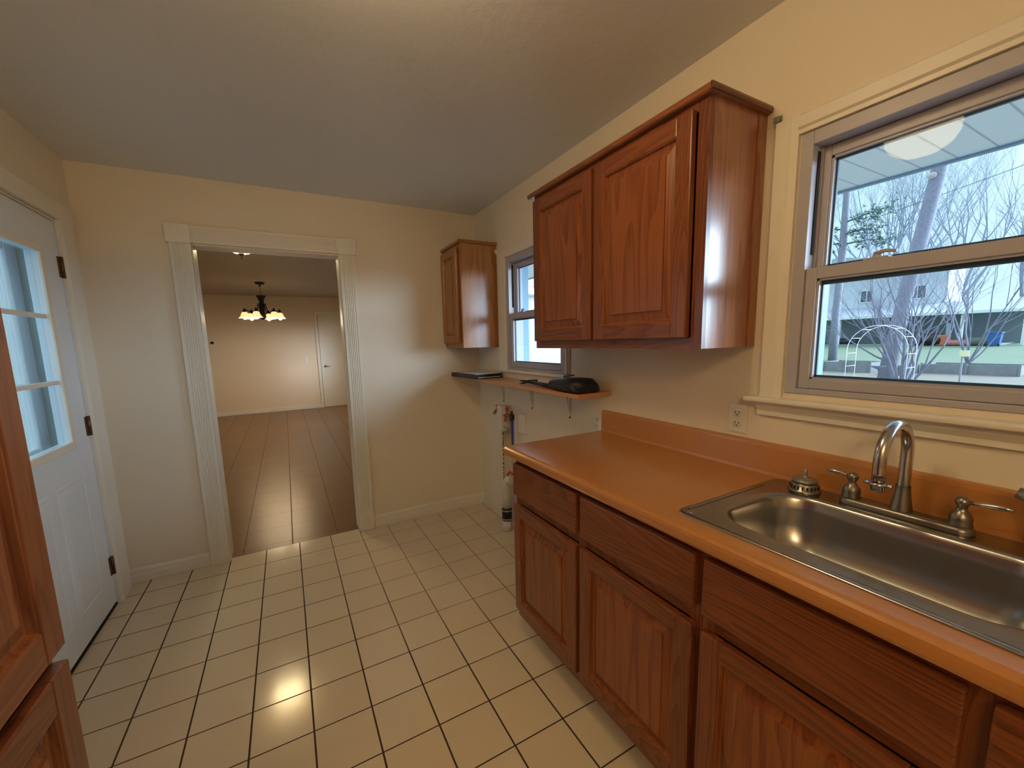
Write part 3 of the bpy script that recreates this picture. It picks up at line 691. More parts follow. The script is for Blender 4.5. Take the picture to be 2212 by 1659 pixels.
# sink ---------------------------------------------------------------
s = thing('kitchen_sink', ((SK[0]+SK[1])/2, (SK[2]+SK[3])/2, ZT), 'single bowl stainless steel sink set into the worktop under the window', 'sink')
def loops(mb, ls, mi=0, smooth=True, close=False):
    rings = [[mb.bm.verts.new((x, y, z)) for x, y in pts] for pts, z in ls]
    n = len(rings[0])
    for a, b in zip(rings, rings[1:]):
        for k in range(n):
            f = mb.bm.faces.new([a[k], a[(k+1) % n], b[(k+1) % n], b[k]]); f.smooth = smooth; f.material_index = mi
    if close:
        f = mb.bm.faces.new(rings[-1]); f.smooth = False
    return mb
def rr(k, x, r): return roundrect(x[0]+k, x[1]-k, x[2]+k, x[3]-k, r)
mb = MB()
loops(mb, [(rr(0, SK, .030), ZT+.0008), (rr(.001, SK, .030), ZT+.0035), (rr(.009, SK, .026), ZT+.0052), (rr(.016, SK, .024), ZT+.0032), (rr(.018, SK, .023), ZT+.0030), (rr(.022, SK, .022), ZT+.0030), (rr(-.020, BW, .118), ZT+.0030),
           (rr(-.009, BW, .109), ZT+.0029), (rr(-.004, BW, .104), ZT+.0015), (rr(0, BW, .10), ZT-.003), (rr(.004, BW, .096), ZT-.012), (rr(.009, BW, .093), ZT-.035),
           (rr(.015, BW, .090), ZT-.080), (rr(.024, BW, .086), ZT-.112), (rr(.038, BW, .08), ZT-.140), (rr(.056, BW, .07), ZT-.159), (rr(.078, BW, .055), ZT-.171), (rr(.104, BW, .04), ZT-.1775), (rr(.14, BW, .02), ZT-.180)], close=True)
mb.build('bowl', M['steel'], s, normals=False)
# stamped groove on the left deck
mb = MB()
mb.box(1.385, 1.74, -2.2435, -2.2345, ZT+.0034, ZT+.0046, bev=.0005); mb.tube([(1.385, -2.239, ZT+.0036), (1.374, -2.242, ZT+.0036), (1.366, -2.252, ZT+.0036), (1.362, -2.272, ZT+.0034)], .0028, n=8)
mb.build('stamped_ridge', M['steel'], s)
MB().lathe([(.042, .001), (.044, .003), (.036, .0035), (.030, -.002), (.0, -.003)], (1.573, -2.56, ZT-.179)).build('drain_flange', M['chrome'], s)
bd = (1.786, -2.856)
mb = MB(); mb.lathe([(.026, .0), (.027, .004), (.020, .006), (.014, .005), (.013, .002), (0, .002)], (bd[0], bd[1], ZT+.003)); mb.build('deck_hole_cover', M['pewter'], s)

# faucet -------------------------------------------------------------
fx, fy, fz = 1.797, -2.548, ZT+.0038
f = thing('kitchen_faucet', (fx, fy, fz), 'brushed metal gooseneck faucet with two lever handles behind the sink bowl', 'faucet')
mb = MB(); pl = (fx-.026, fx+.026, fy-.130, fy+.128)
loops(mb, [(rr(0, pl, .0255), fz), (rr(0, pl, .0255), fz+.010), (rr(.004, pl, .0215), fz+.016), (rr(.012, pl, .013), fz+.018)], close=True)
mb.build('deck_plate', M['pewter'], f, normals=False)
mb = MB(); mb.lathe([(.0225, .0), (.022, .006), (.019, .025), (.0155, .048), (.0145, .060), (.0145, .066)], (fx, fy, fz+.016)); mb.build('spout_collar', M['pewter'], f)
pts = []; R0 = .078; h0 = fz+.075; hc = 1.105
pts += [(fx, fy, h0-.01+(hc-h0+.01)*k/6) for k in range(7)]
for k in range(1, 15):
    a = PI*k/14*1.03; pts.append((fx-R0+R0*math.cos(a), fy, hc+R0*1.0*math.sin(a)))
lx, lz = pts[-1][0], pts[-1][2]
pts += [(lx+.001, fy, lz-.02), (lx+.002, fy, lz-.042)]
sp_ = MB().tube(pts, .0128, n=20).build('spout', M['chrome'], f)
mb = MB(); mb.lathe([(.013, 0), (.0165, -.002), (.0165, -.008), (.0135, -.010), (.0135, -.018), (.011, -.022), (0, -.022)], (lx+.002, fy, lz-.042), n=20)
for k in range(2): mb.tube([(lx+.002, fy+(.015 if k else -.015), lz-.047), (lx+.002, fy+(.026 if k else -.026), lz-.047)], .005, n=8)
mb.build('aerator', M['chrome'], sp_)
for sgn, yy in ((1, fy+.104), (-1, fy-.104)):
    h = MB().lathe([(.021, 0), (.0215, .005), (.0195, .010), (.0205, .018), (.0185, .028), (.012, .036), (.009, .042), (.0095, .048), (.0125, .053), (.0132, .060), (.010, .067), (.004, .071), (0, .071)], (fx, yy, fz+.016), n=22).build('handle', M['pewter'], f)
    z = fz+.016+.060
    ln = .056 if sgn > 0 else .072
    mb = MB().tube([(fx, yy+sgn*.012, z), (fx, yy+sgn*ln*.4, z+.001), (fx-.001, yy+sgn*ln*.65, z+.003), (fx-.002, yy+sgn*ln*.88, z+.004), (fx-.002, yy+sgn*ln*1.05, z+.005)], [.004, .0045, .0062, .0055, .003], n=12)
    mb.build('lever', M['chrome'], h)
# side sprayer at the right
sx_, sy_ = 1.805, -2.778
q = thing('side_sprayer', (sx_, sy_, ZT), 'dark metal side sprayer standing in its holder to the right of the faucet', 'sprayer')
MB().lathe([(.024, .003), (.024, .008), (.018, .014), (.016, .03), (0, .03)], (sx_, sy_, ZT+.0015)).build('holder', M['pewter'], q)
mb = MB().tube([(sx_, sy_, ZT+.03), (sx_, sy_+.002, ZT+.06), (sx_, sy_+.012, ZT+.095), (sx_, sy_+.03, ZT+.118), (sx_, sy_+.052, ZT+.124)], [.010, .012, .014, .015, .012], n=14)
mb.build('spray_head', M['grey_metal'], q)
# strainer
bx_, by_ = 1.795, -2.330
st = thing('sink_strainer', (bx_, by_, ZT+.0035), 'upturned metal basket strainer on the back left corner of the sink deck', 'strainer')
mb = MB().lathe([(.041, 0), (.041, .004), (.036, .006), (.034, .022), (.030, .026), (.026, .026)], (bx_, by_, ZT+.0037), n=32)
mb.build('basket', M['pewter'], st)
mb = MB()
for k in range(20):
    a = 2*PI*k/20; ca, sa = math.cos(a), math.sin(a)
    mb.tube([(bx_+.0356*ca, by_+.0356*sa, ZT+.013), (bx_+.0350*ca, by_+.0350*sa, ZT+.022)], .0022, n=6)
mb.build('slots', M['slot'], st)
MB().lathe([(.031, .027), (.033, .030), (.032, .034), (.020, .038), (.006, .040), (.005, .046), (.0055, .058), (.003, .066), (0, .067)], (bx_, by_, ZT+.0037)).build('stopper', M['grey_metal'], st)

# upper cabinet ------------------------------------------------------
XU = 1.600
u = thing('wall_cabinet', ((XU+XR)/2, -1.628, 1.366), 'large two door oak wall cabinet hanging between the windows', 'cabinet')
uy0, uy1, uz0, uz1 = -2.102, -1.150, 1.368, 2.108
mb = MB(); mb.box(XU+.019, XR-.002, uy0, uy0+.014, uz0, uz1); mb.build('side_panel', M['oakside'], u)
mb = MB(); mb.box(XU+.019, XR-.002, uy1-.014, uy1, uz0, uz1); mb.box(XU+.019, XR-.002, uy0+.014, uy1-.014, uz0+.018, uz0+.032); mb.box(XU+.019, XR-.002, uy0+.014, uy1-.014, uz1-.016, uz1); mb.box(XR-.01, XR-.002, uy0+.014, uy1-.014, uz0+.032, uz1-.016)
mb.build('carcass', M['oakz'], u)
box('scribe_strip', (XR-.045, XR-.002, uy0-.004, uy0, uz0, uz1), M['oakside'], u)
mb = MB()
mb.box(XU, XU+.019, uy1-.036, uy1, uz0, uz1, 0); mb.box(XU, XU+.019, uy0, uy0+.040, uz0, uz1, 0); mb.box(XU, XU+.019, -1.625, -1.590, uz0, uz1, 0)
mb.box(XU+.0005, XU+.0185, uy0+.04, uy1-.036, uz0, uz0+.038, 1); mb.box(XU+.0005, XU+.0185, uy0+.04, uy1-.036, uz1-.03, uz1, 1)
mb.build('face_frame', [M['oakz'], M['oaky']], u)
cab_door(u, XU-.0005, -1, -1.598, -1.166, 1.404, 2.084, stile=.056)
cab_door(u, XU-.0005, -1, -2.058, -1.616, 1.404, 2.084, stile=.056)
def crown(x0, y0, y1, z, m1, m2, parent, x1=XR-.003):
    cp = [(x0+.02, z), (x0+.008, z), (x0+.002, z+.004), (x0, z+.012), (x0+.002, z+.019), (x0+.008, z+.024), (x1, z+.024), (x1, z)]
    MB().prism(cp, 1, y0+.002, y1-.002).build('crown_moulding', M[m1], parent)
    cp = [(y0+.004, z+.0005), (y0-.004, z+.004), (y0-.006, z+.012), (y0-.004, z+.020), (y0+.002, z+.0235), (y0+.004, z+.0235)]
    MB().prism(cp, 0, x0+.004, x1).build('crown_return', M[m2], parent)
crown(XU-.026, uy0-.016, uy1+.030, uz1, 'crown', 'crownx', u)

# small corner cabinet -----------------------------------------------
k = thing('wall_cabinet', (1.73, 0, 1.366), 'narrow one door oak wall cabinet in the far corner of the room', 'cabinet')
ky0, ky1, kz0, kz1, kx = -.190, YB-.002, 1.368, 2.106, 1.592
MB().box(kx+.017, XR-.030, ky0, ky0+.014, kz0, kz1).build('side_panel', M['oaksmall'], k)
box('scribe_strip', (XR-.030, XR-.002, ky0-.003, ky0+.014, kz0, kz1), M['oakmz'], k)
mb = MB(); mb.box(kx+.017, XR-.002, ky1-.014, ky1, kz0, kz1); mb.box(kx+.017, XR-.002, ky0+.014, ky1-.014, kz0+.012, kz0+.026); mb.box(kx+.017, XR-.002, ky0+.014, ky1-.014, kz1-.016, kz1)
mb.build('carcass', M['oakmz'], k)
mb = MB(); mb.box(kx, kx+.017, ky0, ky0+.036, kz0, kz1, 0); mb.box(kx, kx+.017, ky1-.03, ky1, kz0, kz1, 0); mb.box(kx+.0005, kx+.0165, ky0+.036, ky1-.03, kz0, kz0+.036, 1); mb.box(kx+.0005, kx+.0165, ky0+.036, ky1-.03, kz1-.03, kz1, 1)
mb.build('face_frame', [M['oakmz'], M['oakmy']], k)
cab_door(k, kx-.0005, -1, -.150, YB-.010, 1.404, 2.084, mats=('oakmz', 'oakmy', 'oakmz'), stile=.052)
crown(kx-.018, ky0-.012, ky1+.001, kz1, 'oakmy', 'oakmy', k)

# tall pantry at the left edge -----------------------------------------
PX = .031
p = thing('pantry_cabinet', (-.22, -2.45, 0), 'tall oak pantry cabinet at the left edge of the view', 'cabinet')
py0, py1 = -2.92, -1.992
mb = MB(); mb.box(XL+.002, PX-.019, py1-.018, py1, .1, 2.15); mb.box(XL+.002, PX-.019, py0, py0+.018, .1, 2.15); mb.box(XL+.002, PX-.019, py0+.018, py1-.018, .1, .118); mb.box(XL+.002, PX-.019, py0+.018, py1-.018, 2.132, 2.15); mb.box(XL+.002, XL+.012, py0+.018, py1-.018, .118, 2.132)
mb.build('carcass', M['oakz'], p)
mb = MB()
mb.box(PX-.019, PX, py1-.04, py1, .1, 2.15, 0); mb.box(PX-.019, PX, py0, py0+.04, .1, 2.15, 0); mb.box(PX-.019, PX, -2.475, -2.435, .1, 2.15, 0)
for z0_, z1_ in ((.1, .15), (.862, .905), (2.10, 2.15)): mb.box(PX-.0185, PX-.0005, py0+.04, py1-.04, z0_, z1_, 1)
mb.build('face_frame', [M['oakz'], M['oaky']], p)
for a, b in ((-1.997, -2.446), (-2.464, -2.912)):
    cab_door(p, PX+.0005, 1, b, a, .900, 2.12, stile=.060)
    cab_door(p, PX+.0005, 1, b, a, .14, .872, stile=.060)
box('toe_kick', (PX-.10, PX-.09, py0+.001, py1-.001, 0.001, .1), M['kick'], p)

# ------------------------------------------------------------------ shelf and its things
sh = thing('wall_shelf', (1.78, -.61, 1.12), 'tan laminate shelf on white brackets under the small window', 'shelf')
SZ = 1.141; SX0 = 1.672
mb = MB().box(SX0, XR-.001, -1.402, YB-.001, SZ-.021, SZ, bev=.0015); mb.build('shelf_board', M['shelf'], sh)
for y in (-.254, -.661, -1.070):
    mb = MB()
    mb.box(XR-.003, XR-.0008, y-.008, y+.008, .946, SZ-.022); mb.box(SX0+.04, XR-.003, y-.008, y+.008, SZ-.0245, SZ-.0218)
    mb.poly([(XR-.003, y-.005, .968), (XR-.003, y+.005, .968), (XR-.034, y-.006, SZ-.026), (XR-.034, y+.006, SZ-.026), (XR-.006, y-.004, .968), (XR-.006, y+.004, .968), (XR-.042, y-.006, SZ-.024), (XR-.042, y+.006, SZ-.024)],
            [[0, 1, 3, 2], [4, 5, 7, 6], [0, 2, 6, 4], [1, 3, 7, 5], [0, 4, 5, 1], [2, 6, 7, 3]])
    b_ = mb.build('bracket', M['white_plastic'], sh)
    MB().lathe([(0, -.004), (.005, -.0035), (.005, 0)], (XR-.003, y, .957), axis=0, n=12).build('screw', M['slot'], b_)
# portfolio folder
fo = thing('portfolio_folder', (1.73, -.09, SZ), 'black portfolio folder with papers at the corner end of the shelf', 'folder')
rot = Matrix.Translation((1.735, -.085, 0))@Matrix.Rotation(math.radians(4), 4, 'Z')
def rbox(name, dims, mat, parent, R, bev=0):
    b = MB().box(*dims, bev=bev)
    for v in b.bm.verts: v.co = R@v.co
    return b.build(name, mat, parent)
rbox('bottom_cover', (-.118, .118, -.195, .195, SZ+.001, SZ+.006), M['leather'], fo, rot, .002)
rbox('spine', (-.124, -.114, -.195, .195, SZ+.001, SZ+.032), M['leather'], fo, rot, .004)
rbox('top_cover', (-.118, .118, -.195, .195, SZ+.026, SZ+.032), M['leather'], fo, rot, .002)
rbox('page_block', (-.110, .110, -.190, .188, SZ+.0065, SZ+.0255), M['leather'], fo, rot, .001)
rbox('pages', (-.090, .095, -.193, -.1885, SZ+.008, SZ+.012), M['paper'], fo, rot)
pp = MB().box(-.10, .105, -.18, .12, SZ+.0325, SZ+.0345); 
for v in pp.bm.verts: v.co = rot@v.co
tag(pp.build('paper_sheet', M['paper']), 'white sheets of paper lying on the black folder', 'paper')
# black pouch
po = thing('pouch', (1.735, -1.2, SZ), 'bulky black pouch lying at the near end of the shelf', 'pouch')
mb = MB(); prof = []
secs = [(-1.392, .058, .030), (-1.384, .076, .056), (-1.34, .086, .072), (-1.26, .086, .070), (-1.18, .080, .062), (-1.115, .070, .050), (-1.095, .054, .034)]
rings = []
for y, hw, h in secs:
    rings.append([mb.bm.verts.new((1.752+hw*math.copysign(abs(math.cos(a))**.55, math.cos(a)), y+.010*math.sin(3*a+y*9), SZ+.001+h/2+h/2*math.copysign(abs(math.sin(a))**.6, math.sin(a)))) for a in [2*PI*i/28 for i in range(28)]])
for a, b in zip(rings, rings[1:]):
    for i in range(28):
        ff = mb.bm.faces.new([a[i], a[(i+1) % 28], b[(i+1) % 28], b[i]]); ff.smooth = True
mb.bm.faces.new(rings[0]); mb.bm.faces.new(rings[-1][::-1])
for v in mb.bm.verts: v.co = Matrix.Translation((1.752, -1.24, 0))@Matrix.Rotation(math.radians(-6), 4, 'Z')@Matrix.Translation((-1.752, 1.24, 0))@v.co
mb.build('pouch_body', M['fabric'], po)
MB().tube([(1.71, -1.13, SZ+.052), (1.72, -1.20, SZ+.064), (1.72, -1.28, SZ+.070), (1.72, -1.35, SZ+.068)], .003, n=6).build('zip_seam', M['leather'], po)
# black hammer
ha = thing('claw_hammer', (1.76, -.9, SZ), 'black claw hammer lying on the shelf, its handle under the pouch', 'hammer')
MB().tube([(1.738, -.850, SZ+.018), (1.732, -.93, SZ+.018), (1.722, -1.02, SZ+.016), (1.712, -1.12, SZ+.015)], [.009, .011, .013, .013], n=10).build('handle', M['black_plastic'], ha)
mb = MB(); mb.tube([(1.785, -.872, SZ+.020), (1.768, -.862, SZ+.020), (1.748, -.850, SZ+.020), (1.732, -.838, SZ+.019)], [.012, .012, .011, .009], n=10)
for dz in (-.007, .007): mb.tube([(1.734, -.839, SZ+.019), (1.717, -.812, SZ+.016+dz), (1.708, -.785, SZ+.012+dz*1.3)], [.008, .006, .002], n=8)
mb.build('head', M['bronze'], ha)
tag(MB().tube([(1.842, -1.085, SZ+.0145), (1.832, -1.035, SZ+.0145)], .0135, n=16).build('tape_roll', M['red']), 'small red roll on the shelf behind the hammer', 'roll')
tag(MB().tube([(1.79, -1.130, SZ+.066), (1.785, -1.21, SZ+.077), (1.783, -1.23, SZ+.078)], [.005, .005, .003], n=8).build('marker_pen', M['blue']), 'blue pen lying on top of the black pouch', 'pen')

# ------------------------------------------------------------------ plumbing on the corner wall
tag(box('wall_chase', (XR+.075, XR+.085, CH[0]-.001, CH[1]+.001, 0, CH[3]+.001), simple('pinkish_board', (.62, .50, .46), .7)), kind='structure')
mb = MB(); random.seed(3)
z = .02
while z < .84:   # torn paper edge of the drywall opening
    h = random.uniform(.006, .02); w = random.uniform(.003, .010)
    mb.box(XR-.001, XR+.002, CH[1]-w, CH[1]+.002, z, z+h); z += h+random.uniform(.004, .02)
tag(mb.build('torn_drywall_edge', simple('dark_torn_paper', (.06, .05, .045), .9)), kind='structure')
va = thing('washer_valves', (1.83, -.34, .66), 'white pipe box with copper washer taps low on the corner wall', 'tap')
MB().box(1.805, 1.850, -.345, -.275, .745, .935, bev=.004).build('pipe_box', M['pvc'], va)
MB().box(1.850, 1.879, -.345, -.285, .76, .93, bev=.002).build('mounting_board', simple('bare_wood_block', (.62, .55, .46), .7), va)
mb = MB(); mb.tube([(1.828, -.272, .890), (1.828, -.235, .890), (1.826, -.215, .880), (1.822, -.196, .858)], [.010, .011, .012, .010], n=10); mb.tube([(1.828, -.235, .888), (1.828, -.235, .918)], .006, n=8)
v1 = mb.build('tap', M['copper'], va)
MB().tube([(1.828, -.255, .920), (1.828, -.236, .926), (1.828, -.218, .920)], [.006, .007, .006], n=8).build('tap_handle', M['red'], v1)
mb = MB(); mb.tube([(1.828, -.348, .865), (1.828, -.385, .868), (1.828, -.42, .876), (1.826, -.455, .872)], [.010, .012, .012, .013], n=10); mb.tube([(1.828, -.39, .87), (1.828, -.385, .915)], .007, n=8)
mb.tube([(1.826, -.368, .86), (1.826, -.360, .825)], .007, n=8)
v2 = mb.build('tap', M['copper'], va)
MB().tube([(1.826, -.372, .918), (1.828, -.390, .926), (1.828, -.408, .918)], [.007, .009, .007], n=8).build('tap_handle', M['red'], v2)
mb = MB(); mb.lathe([(0, .012), (.017, .010), (.018, -.012), (.014, -.03), (0, -.03)], (1.826, -.468, .878), n=14); mb.tube([(1.826, -.468, .885), (1.826, -.466, .915)], .008, n=8)
mb.build('hose_coupling', M['black_plastic'], va)
MB().tube([(1.826, -.250, .800), (1.826, -.285, .787), (1.822, -.36, .780), (1.826, -.43, .778)], [.003, .004, .004, .007], n=8).build('loose_wire', M['grey_metal'], va)
MB().box(1.822, 1.828, -.484, -.458, .632, .862, bev=.002).build('hose_tail', M['blue'], va)
jb = MB().box(1.862, 1.8805, -.575, -.49, .762, .895, bev=.003)
tag(jb.build('junction_box_cover', M['white_plastic']), 'square white cover plate on the wall beside the copper taps', 'cover plate')
dp = thing('drain_pipe', (1.80, -.40, 0), 'white plastic drain pipe with black rubber coupling beside the end of the cabinets', 'pipe')
dxp, dyp = 1.80, -.405
MB().tube([(dxp, dyp, .175), (dxp, dyp, .33), (dxp-.002, dyp-.004, .37), (dxp, dyp-.03, .40), (dxp+.01, dyp-.06, .405)], .030, n=20).build('elbow_pipe', M['pvc'], dp)
MB().tube([(dxp, dyp, .001), (dxp, dyp, .085)], .031, n=20).build('floor_pipe', M['pvc'], dp)
MB().tube([(dxp, dyp, .078), (dxp, dyp, .082), (dxp, dyp, .168), (dxp, dyp, .172)], [.034, .037, .037, .034], n=20).build('rubber_coupling', M['black_plastic'], dp)
for z in (.092, .158): MB().lathe([(.0375, -.006), (.0395, -.006), (.0395, .006), (.0375, .006), (.0375, -.006)], (dxp, dyp, z), n=20).build('hose_clamp', M['grey_metal'], dp)
mb = MB(); mb.box(1.825, 1.829, -.395, -.365, .08, .26); mb.tube([(1.835, -.36, .35), (1.835, -.365, .41), (1.835, -.40, .445), (1.835, -.45, .44)], .008, n=8)
mb.build('red_hose', M['red'], dp)

# ------------------------------------------------------------------ outlets and plates
def outlet(x, y, z, nx, label, name='wall_outlet', w=.068, h=.105):
    o = thing(name, (x, y, z), label, 'outlet')
    s_ = nx
    x1 = x+s_*.005
    MB().box(min(x, x1), max(x, x1), y-w/2, y+w/2, z-h/2, z+h/2, bev=.002).build('cover_plate', M['white_plastic'], o)
    for dz in (.0195, -.0195):
        r = MB().lathe([(0, .0075*s_), (.0145, .0075*s_), (.0155, .006*s_), (.0155, .004*s_)], (x, y, z+dz), axis=0, n=20).build('receptacle', M['white_plastic'], o)
        mb = MB(); xx0, xx1 = sorted((x+s_*.0074, x+s_*.0082))
        for dy in (-.0062, .0062): mb.box(xx0, xx1, y+dy-.0011, y+dy+.0011, z+dz-.001, z+dz+.007)
        mb.lathe([(0, .0082*s_), (.0024, .0082*s_), (.0024, .0074*s_)], (x, y, z+dz-.007), axis=0, n=10)
        mb.build('slots', M['slot'], r)
    return o
outlet(XR-.0005, -2.064, 1.108, -1, 'white duplex outlet on the wall between the wall cabinet and the big window')
outlet(XR-.0005, -1.312, .965, -1, 'white duplex outlet at the far end of the backsplash, below the shelf')

# curtain rod brackets
def rod_bracket(y, z, label, mat):
    mb = MB(); mb.box(XR-.003, XR-.0005, y-.009, y+.009, z-.028, z+.028, bev=.001); mb.box(XR-.018, XR-.003, y-.003, y+.003, z-.012, z+.02, bev=.001); mb.box(XR-.020, XR-.016, y-.008, y+.008, z+.005, z+.022, bev=.001)
    return tag(mb.build('curtain_rod_bracket', mat), label, 'bracket', 'curtain rod brackets')
rod_bracket(-2.142, 2.062, 'small grey curtain bracket beside the top of the large wall cabinet', M['grey_metal'])
rod_bracket(-.205, 2.055, 'small white curtain bracket beside the narrow corner cabinet', M['white_plastic'])
rod_bracket(-1.060, 1.195, 'small tan curtain bracket low beside the small window', simple('tan_bracket', (.40, .30, .24), .5))

# ------------------------------------------------------------------ kitchen ceiling lamp, and an unseen fill lamp added behind the camera
warm = (1.0, .72, .37)
lamp_glass = emis('lamp_glass', warm, KITCHEN_LAMP); fill_glass = emis('rear_fill_glass', warm, REAR_FILL)
for LX, LY, lab in ((.66, -2.06, 'frosted glass dome lamp on the kitchen ceiling, mirrored in the big window'), (-.22, -3.98, 'added fill lamp with frosted glass dome, unseen at the rear end of the kitchen')):
  la = thing('ceiling_lamp', (LX, LY, ZC-.17), lab, 'lamp', 'kitchen ceiling lamps')
  MB().lathe([(0, 0), (.150, 0), (.152, -.012), (.158, -.022), (0, -.022)], (LX, LY, ZC), n=40).build('ceiling_plate', M['white_plastic'], la)
  MB().lathe([(.128, -.024), (.134, -.055), (.130, -.095), (.110, -.132), (.070, -.160), (0, -.172)], (LX, LY, ZC), n=40).build('glass_shade', lamp_glass if LY > -3 else fill_glass, la, normals=False)

# ------------------------------------------------------------------ dining room: chandelier, bowl lamp, door, thermostat
cx_, cy_ = .163, 5.16
ch = thing('chandelier', (cx_, cy_, 1.88), 'dark bronze chandelier with lit bell shaped glass shades in the room beyond', 'chandelier')
MB().lathe([(0, 2.5), (.078, 2.5), (.078, 2.488), (.055, 2.468), (.012, 2.462), (.012, 2.43), (0, 2.43)], (cx_, cy_, 0), n=24).build('ceiling_canopy', M['bronze'], ch)
mb = MB()
for kk, z in enumerate((2.412, 2.375, 2.338, 2.301)):
    pts = [(cx_+(0 if kk % 2 else .014*math.cos(a)), cy_+(.014*math.cos(a) if kk % 2 else 0), z+.022*math.sin(a)) for a in [2*PI*i/14 for i in range(15)]]
    mb.tube(pts, .0035, n=6, cap=False)
mb.build('chain', M['grey_metal'], ch)
MB().lathe([(0, 2.285), (.072, 2.282), (.072, 2.270), (.052, 2.235), (.036, 2.19), (.032, 2.16), (.040, 2.12), (.036, 2.05), (.034, 2.0), (.052, 1.94), (.042, 1.90), (.018, 1.88), (0, 1.878)], (cx_, cy_, 0), n=20).build('central_column', M['bronze'], ch)
shade_m = emis('shade_glass', (1.0, .70, .30), 1.05); bulb_m = emis('bulb_glow', (1.0, .82, .54), CHANDELIER*6.5)
for i in range(6):
    a = 2*PI*i/6+math.radians(12); ca, sa = math.cos(a), math.sin(a)
    def P(r, z): return (cx_+r*ca, cy_+r*sa, z)
    arm = MB().tube([P(.036, 2.15), P(.058, 2.145), P(.064, 2.10), P(.075, 2.03), P(.11, 1.985), P(.16, 1.985), P(.205, 2.02), P(.245, 2.045), P(.262, 2.035)], .0075, n=8).build('arm', M['bronze'], ch)
    MB().lathe([(0, 2.070), (.006, 2.062), (.012, 2.045), (.030, 2.010), (.030, 2.0), (0, 2.0)], P(.262, 0), n=16).build('shade_cap', M['bronze'], arm)
    MB().lathe([(.030, 2.003), (.044, 1.99), (.054, 1.965), (.062, 1.94), (.078, 1.918), (.092, 1.906)], P(.262, 0), n=24).build('glass_shade', shade_m, arm, normals=False)
    MB().lathe([(0, 1.985), (.014, 1.98), (.024, 1.945), (.030, 1.918), (.026, 1.895), (.012, 1.882), (0, 1.880)], P(.262, 0), n=16).build('bulb', bulb_m, arm)
bl = thing('bowl_ceiling_lamp', (.157, 1.72, 2.25), 'lit glass bowl ceiling lamp just beyond the doorway head', 'lamp')
bxl, byl = .157, 1.72
MB().lathe([(0, ZD), (.07, ZD), (.07, ZD-.02), (.012, ZD-.035), (.012, 2.35), (0, 2.35)], (bxl, byl, 0), n=24).build('stem', M['bronze'], bl)
MB().lathe([(.152, 2.372), (.135, 2.345), (.095, 2.312), (.05, 2.297), (0, 2.293)], (bxl, byl, 0), n=32).build('glass_bowl', emis('bowl_glass', (1.0, .80, .42), BOWL_LAMP), bl, normals=False)
MB().lathe([(0, 2.298), (.028, 2.296), (.024, 2.285), (.008, 2.278), (.010, 2.262), (.005, 2.245), (0, 2.242)], (bxl, byl, 0), n=16).build('finial', M['bronze'], bl)

d2 = thing('door_2', (1.51, YD, 0), None, None, kind='structure')
MB().box(1.150, 1.90, YD-.010, YD-.001, .012, 2.10, bev=.001).build('door_slab', M['trim'], d2)
mb = MB(); mb.tube([(1.235, YD-.012, .951), (1.235, YD-.045, .951)], .011, n=12); mb.tube([(1.235, YD-.05, .951), (1.335, YD-.05, .951)], [.011, .007], n=10); mb.lathe([(0, -.016), (.028, -.016), (.028, -.010)], (1.235, YD, .951), axis=1)
mb.build('lever_handle', M['grey_metal'], d2)
t6 = thing('trim_6', (1.5, YD, 0), None, None, kind='structure')
box('side_casing', (1.085, 1.142, YD-.018, YD, .001, 2.17), M['trim'], t6, bev=.003); box('side_casing', (1.902, 1.955, YD-.018, YD, .001, 2.17), M['trim'], t6, bev=.003)
box('head_casing', (1.142, 1.902, YD-.018, YD, 2.108, 2.17), M['trim'], t6, bev=.003)
box('shadow_gap', (1.142, 1.150, YD-.006, YD-.0005, .001, 2.108), M['slot'], t6)
th = thing('thermostat', (-.847, YD, 1.529), 'small white thermostat with dark screen on the far room wall', 'thermostat')
box('housing', (-.897, -.797, YD-.02, YD-.0005, 1.485, 1.573), M['white_plastic'], th, bev=.004)
box('screen', (-.882, -.822, YD-.022, YD-.0195, 1.505, 1.555), M['slot'], th)
sw = MB().box(.82, .885, YD-.006, YD-.0005, 1.055, 1.165, bev=.002); sw.box(.842, .863, YD-.010, YD-.006, 1.09, 1.13, bev=.001)
tag(sw.build('light_switch', M['white_plastic']), 'small white light switch left of the far room door', 'switch')

# ------------------------------------------------------------------ outside: eave, garage, yard
tag(box('soffit', (EX-.02, 3.36, -9, 2.4, 2.225, 2.245), M['soffit']), kind='structure')
tag(box('fascia', (3.36, 3.39, -9, 2.4, 2.214, 2.36), simple('fascia_blue_grey', (.17, .23, .31), .5)), kind='structure')
tag(box('eave_roof', (EX-.02, 3.42, -9, 2.4, 2.36, 2.40), M['hroof']), kind='structure')
GZ = -.6
mb = MB()
def gz(x): return GZ+max(0, x-24)*.030
xs_ = [EX, 10, 20, 24, 30, 40, 55, 80, 120]
for i, x in enumerate(xs_):
    pass
vs_ = [(x, y, gz(x)) for x in xs_ for y in (-40, 90)]
mb.poly(vs_, [[2*i, 2*i+2, 2*i+3, 2*i+1] for i in range(len(xs_)-1)])
tag(mb.build('ground', M['lawn']), kind='structure')

ga = thing('garage', (7, 6.5, GZ), 'white lap sided garage seen through the small window', 'building')
MB().box(4.25, 11, 4.55, 9, GZ, 2.36).build('siding_wall', M['siding'], ga)
MB().box(4.25, 11, 4.50, 4.55, 2.02, 2.36).build('frieze_board', simple('tan_frieze', (.62, .62, .55), .6), ga)
MB().box(3.95, 11.2, 4.20, 4.55, 2.355, 2.50).build('gutter', M['white_out'], ga)
MB().prism([(4.18, 2.50), (4.18, 2.53), (6.9, 4.15), (9.4, 2.53), (9.4, 2.50)], 0, 3.9, 11.3).build('roof', simple('reddish_shingles', (.50, .38, .36), .9, var=.2), ga)

